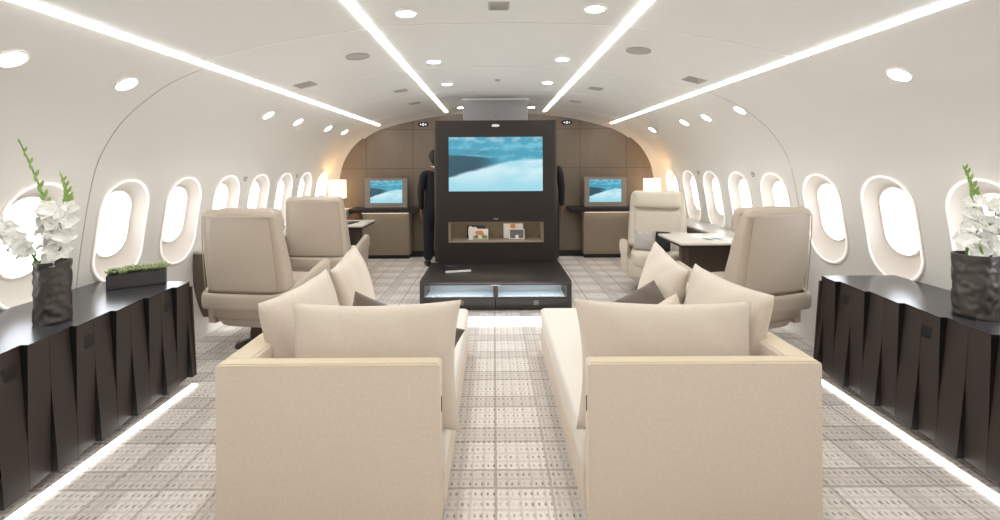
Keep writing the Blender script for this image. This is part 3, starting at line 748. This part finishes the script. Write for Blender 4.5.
# ------------------------------------------------------------------ consoles with folded doors
def console(sx, xtop, xbot, yend, label, sd):
    H, ZB_ = .683, .066
    t = thing('sideboard', label, 'sideboard', (0, yend, 0), group=None)
    xw = CX+sx*(hx(H)-.012); T = .034
    yn = -1.9-.0                                             # near end relative to yend
    P = .2275; A0 = -.155; B0 = -.045-.0
    # body
    xi_t = xtop+sx*(T+.004); xi_b = xbot+sx*(T+.004)
    bm = bmesh.new(); sec = [(xi_b, ZB_), (xi_t, H-.03), (xw, H-.03), (CX+sx*(hx(.2)-.03), ZB_)]
    loft(bm, [[(x, y, z) for x, z in sec] for y in (yn, -.012)]); obj('carcass', bm, 'console', t, smooth=False)
    bm = bmesh.new(); sec = [(xbot+sx*.004, ZB_-.003), (xtop+sx*.004, H-.03), (xw, H-.03), (CX+sx*(hx(.2)-.03), ZB_-.003)]
    loft(bm, [[(x, y, z) for x, z in sec] for y in (-.012, 0)]); obj('end_panel', bm, 'console', t, smooth=False)
    # pleated front: offset o(y,z) into the carcass
    def tooth(y, y0):                                        # 0 (proud) just beyond a joint on its far side, growing away from it
        q = ((y-y0)/P) % 1.0; return q
    def off(y, z, side, yA, yB):
        ft = (z-ZB_)/(H-.0-ZB_)
        qt = tooth(y, yA); qb = tooth(y, yB)
        return ft, qt, qb
    joints = []
    k = 0
    while True:
        a = A0-k*P; b = B0-k*P
        if b < yn: break
        joints.append((b, 'B')); 
        if a > yn: joints.append((a, 'A'))
        k += 1
    ys = sorted([(0.0, 'E')]+joints+[(yn, 'E')])
    # top/bottom offsets for each segment end
    def o_top(y, lower):                                      # lower: value when approached from larger y (segment above) else below
        q = ((y-A0)/P) % 1.0
        if q < 1e-4 or q > 1-1e-4: q = 0.0 if lower == 'far' else 1.0
        return q
    def o_bot(y, lower):
        q = ((y-B0)/P) % 1.0
        if q < 1e-4 or q > 1-1e-4: q = 0.0 if lower == 'far' else 1.0
        return q
    segs = []
    for (ya, ta), (yb, tb) in zip(ys, ys[1:]):
        # segment from ya (near) to yb (far)
        segs.append((ya, yb, o_top(ya, 'far'), o_top(yb, 'near'), o_bot(ya, 'far'), o_bot(yb, 'near')))
    pos = lambda y, z, o: ((xbot+(xtop-xbot)*(z-ZB_)/(H-ZB_))+sx*T*o, y, z)
    def blend(f, ot, ob):                                     # folds die out towards mid height
        wt = max(0, (f-.30)/.70); wb = max(0, (.62-f)/.62); return wt*ot+wb*ob+(1-wt-wb)*.5 if wt+wb < 1 else (wt*ot+wb*ob)/(wt+wb)
    doors = []; cur = []
    sizes = [4, 5, 5, 5, 5]
    for sg in reversed(segs):
        cur.append(sg)
        if len(cur) == sizes[min(len(doors), 4)]: doors.append(cur); cur = []
    if cur: doors.append(cur)
    for di, grp in enumerate(doors):
        bm = bmesh.new()
        for (ya, yb, ta, tb, ba, bb) in grp:
            NZ = 13; fr = []; bk = []
            g0 = .0015
            for (y, ot, ob) in ((ya, ta, ba), (yb-g0, tb, bb)):
                fr.append([pos(y, ZB_+(H-.002-ZB_)*i/NZ, blend(i/NZ, ot, ob)) for i in range(NZ+1)])
                bk.append([pos(y, ZB_+(H-.002-ZB_)*i/NZ, 1.05) for i in range(NZ+1)])
            rings = [[fr[0][i], fr[1][i], bk[1][i], bk[0][i]] for i in range(NZ+1)]
            nf = len(bm.faces); loft(bm, rings); bm.faces.ensure_lookup_table()
            for q in range(NZ): bm.faces[nf+4*q+1].material_index = 1; bm.faces[nf+4*q+3].material_index = 1  # step faces coloured black, standing in for shade between the pleats
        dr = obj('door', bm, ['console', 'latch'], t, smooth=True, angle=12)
        ym = -.225-.54*di; hit = [g for g in grp if g[0]+.03 <= ym <= g[1]-.03]
        if not hit: hit = [max(grp, key=lambda g: g[1]-g[0])]; ym = (hit[0][0]+hit[0][1])/2
        ya, yb, ta, tb, ba, bb = hit[0]; fr_ = (ym-ya)/(yb-ya); zl = .585; f = (zl-ZB_)/(H-ZB_)
        px = pos(ym, zl, blend(f, ta+(tb-ta)*fr_, ba+(bb-ba)*fr_))[0]
        bm = bmesh.new(); a, b = sorted((px-sx*.003, px+sx*.012)); bx(bm, a, b, ym-.030, ym+.030, zl-.030, zl+.030, bevel=.002)
        l_ = obj('latch', bm, 'latch', dr, label='square black push latch')
    # top: saw-toothed front edge following the pleats
    bm = bmesh.new(); front = []
    for (ya, yb, ta, tb, ba, bb) in segs: front += [(xtop-sx*.004+sx*T*ta, ya), (xtop-sx*.004+sx*T*tb, yb-.0015)]
    poly = front+[(xw, 0), (xw, yn)]
    lo = [bm.verts.new((x, y, H-.03 if i >= len(front) else H-.0015)) for i, (x, y) in enumerate(poly)]
    hi = [bm.verts.new((x, y, H+.004)) for x, y in poly]
    bm.faces.new(hi); bm.faces.new(lo[::-1])
    for i in range(len(poly)): j = (i+1) % len(poly); bm.faces.new((lo[i], lo[j], hi[j], hi[i]))
    obj('sideboard_top', bm, 'consoletop', t, smooth=False, label='smooth grey-black top')
    # plinth
    a, b = sorted((xbot+sx*.16, CX+sx*2.45)); obj('plinth', BX(a, b, yn, -.06, 0, ZB_), 'dark', t, smooth=False)
    a, b = sorted((xbot-sx*.012, xbot+sx*.024)); bm = BX(a, b, yend+yn, yend-.02, 0, .010)
    tag(obj('floor_glow_strip', bm, 'glow', smooth=False), 'white glowing light strip along the foot of the %s sideboard' % sd, 'floor light', 'floor lights along the sideboards')
    return t
console(1, 2.20, 2.155, 3.06, 'black pleated sideboard along the right wall, carrying a single vase', 'right')
console(-1, -2.01, -1.985, 3.00, 'black pleated sideboard along the left wall, carrying vase and planter', 'left')

# ------------------------------------------------------------------ sofas
def sofa(sx, xin, label):
    """sx=+1: back on the right. xin: inner (aisle) edge"""
    Y = 1.76; L = 1.72; Wd = .92 if sx > 0 else .885; AH = .668
    t = thing('sofa', label, 'sofa', (xin, Y, 0), 0.0, group=None)
    X = lambda a, b: tuple(sorted((sx*a, sx*b)))
    a, b = X(-.012, Wd-.12); obj('base', BX(a+.004, b-.004, .08, L, .03, .20, bevel=.012, seg=3), 'linen', t)
    bm = BX(a, b, .085, L+.01, .20, .345, bevel=.028, seg=4)
    obj('seat_cushion', bm, 'seatlinen', t, label='ivory seat cushion')
    # near arm panel
    a, b = X(0, Wd)
    obj('arm_panel', BX(a, b, 0, .075, .02, AH, bevel=.012, seg=3), 'linen', t)
    a2, b2 = X(Wd-.12, Wd)
    obj('back_panel', BX(a2, b2, .076, L, .02, AH, bevel=.012, seg=3), 'linen', t)
    bm = bmesh.new(); bx(bm, a+.012, b-.012, .012, .065, AH, AH+.0035, bevel=.0015); bx(bm, a2+.012, b2-.012, .066, L-.012, AH, AH+.0035, bevel=.0015)
    obj('top_band', bm, 'linentop', t, label='paler band along the top of arm and back')
    # piping along the front edge
    bm = bmesh.new(); tube(bm, [(a+.006, .004, .03), (a+.006, .004, AH-.006)], .0025, 6); tube(bm, [(a+.008, .004, AH-.003), (b-.008, .004, AH-.003)], .0035, 6)
    tube(bm, [(b-.006, .004, .03), (b-.006, .004, AH-.006)], .0025, 6)
    obj('piping', bm, 'linentop', t)
    bm = BX(*X(-.003, .004), .030, .036, .47, .53); obj('belt_slot', bm, 'latch', t, smooth=False)
    for (fx, fy) in ((.08, .10), (Wd-.08, .10), (.08, L-.1), (Wd-.08, L-.1)):
        obj('foot', CY((sx*fx, fy, 0), .025, .035, 16), 'latch', t)
    return t
sofa(1, .365, 'cream linen sofa on the right of the aisle, back towards the windows')
sofa(-1, -.215, 'cream linen sofa on the left of the aisle, back towards the windows')

def pillow(name, label, loc, w, h, t, face, tilt, roll=0, m='pillow', group=None, sag=.0):
    """face: heading of the pillow normal (radians around z), tilt: lean back"""
    bm = bmesh.new(); N = 26; rnd = random.Random(label)
    ph = [rnd.uniform(0, 6) for _ in range(6)]
    F = []; B = []
    for i in range(N+1):
        rf = []; rb = []
        for j in range(N+1):
            u = -1+2*i/N; v = -1+2*j/N
            u = math.sin(u*PI/2)*.35+u*.65; v = math.sin(v*PI/2)*.35+v*.65
            x = w/2*u*(1-.085*(1-v*v)); z = h/2*v*(1-.075*(1-u*u))
            th = t/2*(max(0, (1-u**2))*max(0, (1-v**2)))**.42
            th *= 1+.10*math.sin(2.3*u+ph[0])*math.sin(1.9*v+ph[1])
            cr = .006*math.sin(9*u+5*v+ph[2])*(abs(u*v))*(1-abs(u))*4
            z -= sag*(1-v)*(.5)*(1-u*u)*0
            rf.append((x, th+cr, z)); rb.append((x, -th+cr, z))
        F.append(rf); B.append(rb)
    def grid(G, flip):
        Vv = [[bm.verts.new(p) for p in r] for r in G]
        for i in range(N):
            for j in range(N):
                q = (Vv[i][j], Vv[i+1][j], Vv[i+1][j+1], Vv[i][j+1]); bm.faces.new(q[::-1] if flip else q)
    grid(F, False); grid(B, True)
    bmesh.ops.remove_doubles(bm, verts=bm.verts[:], dist=.0004)
    o = obj(name, bm, m, angle=80)
    R = Matrix.Rotation(face, 3, 'Z') @ Matrix.Rotation(tilt, 3, 'X') @ Matrix.Rotation(roll, 3, 'Y')
    o.location = loc; o.rotation_euler = R.to_euler()
    return tag(o, label, 'cushion', group)
D = math.radians
cg = 'large cream linen cushions on the sofas'
# right sofa
pillow('cushion', 'large cream cushion propped against the near arm of the right sofa', (.745, 1.955, .585), .80, .53, .19, D(1), D(-12), D(1.5), group=cg)
pillow('cushion', 'large cream cushion against the back of the right sofa, nearest the camera', (1.15, 2.33, .60), .76, .54, .20, D(90), D(14), D(2), group=cg)
pillow('cushion', 'large cream cushion against the back of the right sofa, farthest', (1.105, 3.04, .59), .72, .54, .19, D(86), D(16), D(-4), group=cg)
pillow('cushion', 'cream cushion half hidden behind the near cushion of the right sofa', (.83, 2.26, .53), .46, .42, .14, D(28), D(-16), D(-8), group=cg)
pillow('accent_cushion', 'dark brown cushion lying in the middle of the right sofa', (.86, 2.64, .525), .54, .36, .13, D(24), D(-34), D(-13), m='brown', group='dark brown accent cushions')
# left sofa
pillow('cushion', 'large cream cushion propped against the near arm of the left sofa', (-.525, 1.955, .585), .76, .53, .19, D(-1), D(-12), D(-1), group=cg)
pillow('cushion', 'large cream cushion against the back of the left sofa, nearest the camera', (-.96, 2.33, .59), .78, .52, .20, D(-90), D(14), D(-2), group=cg)
pillow('cushion', 'large cream cushion against the back of the left sofa, farthest', (-.935, 3.02, .59), .62, .54, .19, D(-86), D(16), D(4), group=cg)
pillow('accent_cushion', 'dark brown cushion on the left sofa, one corner pointing at the aisle', (-.50, 2.26, .545), .62, .36, .13, D(-4), D(-22), D(17), m='brown', group='dark brown accent cushions')

# ------------------------------------------------------------------ lounge chairs
def chair(label, loc, rz, leather='leather'):
    """origin under the seat; faces +y; the back stands at about y=-.33"""
    t = thing('lounge_chair', label, 'armchair', loc, rz, group='leather lounge chairs')
    Wc = .33
    # backrest shell: levels from z .47 to 1.13, leaning back
    lv = []
    for i in range(15):
        f = i/14; z = .46+.665*f
        a = Wc*(1.0-.10*f**2.2); b = .135-.075*f**.8; cy = -.345-.075*f+b
        lv.append((z, a, b, 0, cy))
    obj('backrest_shell', sloft(rounded(lv, .055, 7), 4.0, 56), leather, t)
    # seam piping round the rear face
    pts = []
    for i in range(0, 41):
        s = i/40
        if s < .4: f = s/.4*.92; x = -1
        elif s < .6: f = .92+.03*math.sin((s-.4)/.2*PI); x = -1+2*(s-.4)/.2
        else: f = (1-s)/.4*.92; x = 1
        z = .46+.665*f; a = Wc*(1.0-.10*f**2.2)-.032; pts.append((x*a*(1 if abs(x) == 1 else .98), -.345-.075*f+.002, z))
    bm = bmesh.new(); tube(bm, pts, .0035, 6); obj('piping', bm, 'piping', t)
    # front pads
    obj('back_pad', sloft(rounded([(.50, .255, .05, 0, -.165), (.70, .26, .055, 0, -.185), (.90, .255, .045, 0, -.215)], .035, 5), 3.5, 40), leather, t)
    obj('headrest', sloft(rounded([(.93, .265, .062, 0, -.225), (1.02, .265, .072, 0, -.235), (1.125, .26, .06, 0, -.25)], .04, 5), 3.6, 40), leather, t, label='padded headrest')
    obj('seat', sloft(rounded([(.33, .26, .30, 0, .06), (.40, .265, .305, 0, .065), (.50, .265, .30, 0, .065)], .045, 6), 5, 48), leather, t)
    # wrap-around bumper that becomes the arms
    bm = bmesh.new()
    def band(z_of, zb_of, inner, outer, y_front):
        path = []
        for i in range(9): path.append((1, y_front+(-.18-y_front)*i/8))
        prof_ = []
        xo, yo = .372, -.415
        P_ = []
        P_ += [(xo, y_front-(y_front+.20)*i/8) for i in range(9)]
        for i in range(1, 9):
            a = i/9*PI/2; P_.append((xo-.14+.14*math.cos(a), -.20-.21*math.sin(a)))
        Lp = [(x, y) for x, y in P_]; full_ = Lp+[(0, yo)]+[(-x, y) for x, y in Lp[::-1]]
        rings = []
        n = len(full_)
        for i, (x, y) in enumerate(full_):
            p0 = Vector(full_[max(i-1, 0)]); p1 = Vector(full_[min(i+1, n-1)]); tt = (p1-p0).normalized(); nn_ = Vector((-tt.y, tt.x))
            if nn_.dot(Vector((-x, -y+.05))) < 0: nn_ = -nn_
            f = max(0, min(1, (y+.33)/(y_front+.33))); zt = .495+.135*f; zb = .375+.09*f; th = .05+.035*f
            c = Vector((x, y))+nn_*th/2; r = []
            for px, pz in sup(th/2, (zt-zb)/2, 3.2, 16):
                q = c-nn_*px; r.append((q.x, q.y, (zt+zb)/2+pz))
            rings.append(r)
        loft(bm, rings)
    band(None, None, 0, 0, .30)
    obj('armrest', bm, leather, t)
    # arm side panels
    for s in (-1, 1):
        bm = bmesh.new()
        sec = lambda y, zt, zb: [(s*.295, y, zb), (s*.355, y, zb), (s*.362, y, zt), (s*.295, y, zt)]
        loft(bm, [sec(-.25, .42, .22), sec(0, .50, .20), (sec(.25, .53, .24)), sec(.285, .53, .34)])
        obj('arm_panel', bm, leather, t, angle=50)
    lvb = [(.20, .30, .29, 0, .02), (.28, .32, .32, 0, .0), (.36, .325, .34, 0, -.01), (.41, .325, .345, 0, -.01)]
    obj('seat_shell', sloft(rounded(lvb, .03, 4), 5, 56), leather, t)
    bm = bmesh.new()
    for z in (.285, .335): 
        ring = sup(.324, .332, 5, 56); ring = [(p[0], p[1]+.005, z) for p in ring]
        pts2 = [p for p in ring if p[1] < -.1]; pts2.sort(key=lambda p: p[0]); tube(bm, pts2, .003, 6)
    obj('shell_crease', bm, 'piping', t)
    obj('pedestal', sloft([(0, .23, .23, 0, .02), (.03, .22, .22, 0, .02), (.05, .13, .15, 0, .02), (.20, .12, .14, 0, .02)], 4, 32), 'pedestal', t, label='dark bronze pedestal')
    return t
chair('taupe leather lounge chair seen from behind, beside the end of the left sideboard', (-1.865, 3.74, 0), D(-8))
chair('taupe leather lounge chair seen from behind, in front of the left small table', (-1.87, 5.08, 0), D(-3))
chair('taupe leather lounge chair seen from behind, beside the end of the right sideboard', (1.955, 3.62, 0), D(17))
chair('cream leather lounge chair facing the camera, with cushion and black throw', (1.84, 5.12, 0), D(180-22), 'leatherlight')
# cushion, throw and magazine on the facing chair
pillow('silver_cushion', 'small silver grey cushion on the facing cream chair', (1.665, 4.985, .60), .24, .22, .09, D(-22), D(-14), 0, m='silvercushion')
t = thing('black_throw', 'folded black throw over the seat of the facing cream chair', 'throw', (1.84, 4.96, .505), D(-22))
bm = sloft(rounded([(0, .095, .10, 0, 0), (.09, .095, .085, 0, .03), (.19, .09, .045, 0, .06)], .02, 4), 4, 32); obj('folded_cloth', bm, 'throw', t)
t = thing('magazine', 'pale folded magazine on the facing cream chair, right of the black throw', 'magazine', (2.03, 4.93, .505), D(-22))
obj('cover', BX(-.08, .08, 0, .02, 0, .20, bevel=.002), 'stone', t, rot=(D(-20), 0, 0)); obj('pages', BX(-.077, .077, .004, .016, .003, .202), 'white', t, rot=(D(-20), 0, 0), smooth=False)

# ------------------------------------------------------------------ tables
def table(sx, xin, y0, y1, label):
    xe = CX+sx*2.30-sx*.004
    t = thing('side_table', label, 'table', (xin, y0, 0), group='fold-out side tables')
    a, b = sorted((0, xe-xin))
    obj('table_top', BX(a, b, 0, y1-y0, .702, .722, bevel=.003), 'stone', t, label='pale table surface')
    obj('table_edge', BX(a+.004, b-.004, .004, y1-y0-.004, .682, .702), 'dark', t, smooth=False, label='dark wood edge')
    c, d = sorted((sx*.05, sx*.11)); obj('support_leg', BX(c, d, .10, .18, 0.0, .682, bevel=.004), 'pedestal', t)
    c, d = sorted((sx*.11, abs(xe-xin)*sx)); obj('support_panel', BX(c, d, .25, .29, .10, .682), 'ledge', t, smooth=False)
    return t
table(1, 1.715, 4.13, 4.72, 'small pale topped table between the two chairs on the right')
table(-1, -1.60, 5.45, 6.05, 'small pale topped table beyond the far left chair')
t = thing('open_magazine', 'open magazine on the right side table', 'magazine', (2.08, 4.36, .7225), D(20))
for s in (-1, 1):
    obj('page', BX(min(0, s*.10), max(0, s*.10), -.13, .13, 0, .006, bevel=.002), 'white', t); obj('page_print', BX(min(s*.015, s*.085), max(s*.015, s*.085), -.10, .02, .006, .0066), 'greyprint', t, smooth=False)
t = thing('menu_folder', 'dark folder lying on the left small table', 'folder', (-1.87, 5.72, .7225), D(-8))
obj('cover', BX(-.10, .10, -.13, .13, 0, .010, bevel=.002), 'blackprint', t); obj('label_plate', BX(-.04, .04, .02, .05, .010, .011), 'silver', t, smooth=False)

# ------------------------------------------------------------------ wall placards (small unreadable marks)
def wall_mark(sx, y, z, label):
    t = thing('wall_placard', label, 'placard', (CX+sx*(hx(z)-.001), y, z), group='small placards between the windows')
    dz = (hx(z+.02)-hx(z-.02))/.04
    t.rotation_euler = (0, math.atan(dz*sx), 0)
    for i, (w, zz) in enumerate(((.06, .018), (.07, 0), (.04, -.018))):
        obj('text_line', BX(-.0015, .0015, -w/2, w/2, zz-.0045, zz+.0045), 'mark', t, smooth=False)
wall_mark(-1, 4.62, 1.32, 'small grey text placard between the fourth and fifth left windows')
wall_mark(-1, 5.83, 1.32, 'small grey text placard between two far left windows')
wall_mark(1, 4.57, 1.34, 'small grey text placard between windows above the right near chair')
wall_mark(1, 5.79, 1.34, 'small grey text placard between two far right windows')

# ------------------------------------------------------------------ vases and flowers
def vase(loc, r, h, label, seed):
    t = bmesh.new(); rnd = random.Random(seed); N = 64; K = 30; rings = []
    ctr = [(rnd.uniform(0, 2*PI), rnd.uniform(.02, h-.02), rnd.uniform(.014, .022)) for _ in range(260)]
    def dent(a, z):
        d = 0
        for ca, cz_, cr in ctr:
            da = (a-ca+PI) % (2*PI)-PI; q = math.hypot(da*r, z-cz_)/cr
            if q < 1: d = max(d, (1-q*q)*.0065)
        return d
    for k in range(K+1):
        z = h*k/K; rings.append([((r*(1.0+.05*math.cos(2*a+1))-dent(a, z)-(.006 if k == 0 else 0))*math.cos(a), (r*.92-dent(a, z))*math.sin(a), z) for a in (2*PI*i/N for i in range(N))])
    for rr, z in ((.93, h), (.91, h-.01), (.9, h*.3)): rings.append([(r*rr*math.cos(2*PI*i/N), r*rr*.92*math.sin(2*PI*i/N), z) for i in range(N)])
    loft(t, rings); o = obj('vase', t, 'vase', loc=loc, angle=80)
    return tag(o, label, 'vase')
ZC = .688
vase((-2.195, 2.235, ZC), .078, .298, 'hammered dark metal vase with white gladioli on the left sideboard', 1)
vase((2.395, 2.24, ZC), .090, .308, 'hammered dark metal vase with white gladioli on the right sideboard', 2)
bloom_cache = []
def bloom_mesh(seed):
    rnd = random.Random(seed); bm = bmesh.new()
    for k in range(6):
        a0 = 2*PI*k/6+rnd.uniform(-.15, .15); op = rnd.uniform(.8, 1.15); L_ = rnd.uniform(.050, .062)
        rows = []; nu, nv = 9, 8
        for i in range(nu+1):
            f = i/nu; w = .025*math.sin(PI*min(1, .12+f*.86))**.55; row = []
            rad = L_*f*math.sin(op*(.35+.75*f)); zz = L_*f*math.cos(op*(.30+.95*f))
            for j in range(nv+1):
                g = -1+2*j/nv; ruf = .0018*f*f*math.sin(5*g+a0*3+seed)
                x = rad+ruf*.5-abs(g)**2*.006*(f); y = g*w; z = zz+abs(g)**2*.010*f+ruf
                row.append((x*math.cos(a0)-y*math.sin(a0), x*math.sin(a0)+y*math.cos(a0), z))
            rows.append(row)
        loft(bm, rows, closed=False)
    me = bpy.data.meshes.new('bloom'); bm.to_mesh(me); bm.free(); me.materials.append(M['petal'])
    me.polygons.foreach_set('use_smooth', [True]*len(me.polygons)); return me
blooms = [bloom_mesh(i) for i in range(4)]
def bud_mesh():
    bm = bmesh.new(); tube(bm, [(0, 0, 0), (0, 0, .01), (0, .002, .022), (0, .004, .036), (0, .006, .046)], [.003, .0085, .0095, .006, .001], 8)
    me = bpy.data.meshes.new('bud'); bmesh.ops.recalc_face_normals(bm, faces=bm.faces[:]); bm.to_mesh(me); bm.free(); me.materials.append(M['bud']); me.polygons.foreach_set('use_smooth', [True]*len(me.polygons)); return me
budm = bud_mesh()
def gladiolus(base, pts, bl, bu, label, seed, tocam=(0, -1), bs=1.0):
    """pts relative to base; bl: fraction range of blooms, bu: fraction range of buds"""
    rnd = random.Random(seed)
    t = thing('gladiolus', label, 'flower', base, group='white gladioli in the vases')
    cv = catmull([Vector(p) for p in pts], 8); bm = bmesh.new(); n = len(cv)
    tube(bm, cv, [.0065-.004*i/n for i in range(n)], 8); obj('stem', bm, 'stem', t)
    at = lambda f: cv[min(n-1, int(f*(n-1)))]
    for i in range(bl[2]):
        f = bl[0]+(bl[1]-bl[0])*i/max(1, bl[2]-1); p = at(f)
        side = 1 if i % 2 else -1; az = math.atan2(tocam[1], tocam[0])+side*rnd.uniform(.5, 1.25)
        d = Vector((math.cos(az), math.sin(az), rnd.uniform(.15, .55))).normalized()
        me = blooms[rnd.randrange(4)]; o = bpy.data.objects.new('bloom', me); C.objects.link(o); o.parent = t
        sc = bs*rnd.uniform(.85, 1.1)*(1.1-.3*f); o.scale = (sc, sc, sc)
        q = Vector((0, 0, 1)).rotation_difference(d); o.rotation_mode = 'XYZ'; o.rotation_euler = q.to_euler(); o.location = p+d*.006
    for i in range(bu[2]):
        f = bu[0]+(bu[1]-bu[0])*i/max(1, bu[2]-1); p = at(f); side = 1 if i % 2 else -1
        az = math.atan2(tocam[1], tocam[0])+side*1.2
        d = Vector((math.cos(az)*.45, math.sin(az)*.45, 1)).normalized()
        o = bpy.data.objects.new('bud', budm); C.objects.link(o); o.parent = t; sc = 1.05-.5*(f-bu[0])/max(.01, bu[1]-bu[0]); o.scale = (sc, sc, sc*1.1)
        o.rotation_euler = Vector((0, 0, 1)).rotation_difference(d).to_euler(); o.location = p
b = (-2.195, 2.235, ZC+.10)
gladiolus(b, [(0, 0, 0), (.02, 0, .20), (-.01, -.0, .38), (-.06, 0, .56), (-.155, 0, .78)], (.28, .62, 8), (.60, 1.0, 13), 'tall white gladiolus with a long green tip, left stem in the left vase', 3, (0.2, -1), 1.15)
b = (-2.165, 2.235, ZC+.10)
gladiolus(b, [(0, 0, 0), (.0, 0, .20), (.035, 0, .38), (.05, 0, .50), (.02, 0, .615)], (.36, .66, 6), (.66, 1.0, 11), 'shorter white gladiolus, right stem in the left vase', 4, (0.4, -1), 1.0)
b = (-2.225, 2.225, ZC+.10)
gladiolus(b, [(0, 0, 0), (-.02, -.02, .20), (-.10, -.04, .32), (-.20, -.05, .42)], (.45, 1.0, 9), (.3, .4, 2), 'white gladiolus leaning out to the left over the rim of the left vase', 8, (-.2, -1), 1.15)
b = (2.37, 2.24, ZC+.10)
gladiolus(b, [(0, 0, 0), (-.02, 0, .20), (.01, 0, .38), (.02, 0, .50), (-.025, 0, .63)], (.36, .66, 7), (.66, 1.0, 12), 'tall white gladiolus with green tip, left stem in the right vase', 5, (-.3, -1), 1.0)
b = (2.42, 2.24, ZC+.10)
gladiolus(b, [(0, 0, 0), (.02, 0, .20), (.06, 0, .35), (.10, .0, .50)], (.36, .95, 8), (.36, .8, 4), 'white gladiolus leaning right in the right vase', 6, (-.3, -1), 1.15)

# planter with succulents
pl = thing('succulent_planter', 'long charcoal trough planted with green succulents on the left sideboard', 'planter', (-2.30, 2.90, ZC), D(33))
bm = bmesh.new(); w, d_, h = .150, .055, .085
bx(bm, -w, w, -d_, -d_+.008, 0, h); bx(bm, -w, w, d_-.008, d_, 0, h); bx(bm, -w, -w+.008, -d_+.008, d_-.008, 0, h); bx(bm, w-.008, w, -d_+.008, d_-.008, 0, h); bx(bm, -w, w, -d_, d_, 0, .008)
obj('trough', bm, 'trough', pl, smooth=False)
obj('soil', BX(-w+.008, w-.008, -d_+.008, d_-.008, .06, .078), 'soil', pl, smooth=False)
for i in range(13):
    rnd = random.Random(i+40); bm = bmesh.new(); R_ = rnd.uniform(.040, .058)
    for ring, (n, el) in enumerate(((8, .45), (6, .9), (4, 1.3))):
        for k in range(n):
            a = 2*PI*k/n+ring*.4; L_ = R_*(1.1-.15*ring); dv = Vector((math.cos(a)*math.cos(el), math.sin(a)*math.cos(el), math.sin(el)))
            tube(bm, [dv*L_*f for f in (.02, .4, .75, 1.0)], [.004, .0095, .0085, .0015], 6)
    o = obj('succulent', bm, 'succulent' if i % 2 else 'succulentpale', pl, loc=(-w+.03+(2*w-.06)*i/12, rnd.uniform(-.02, .02), .084+rnd.uniform(0, .014)))
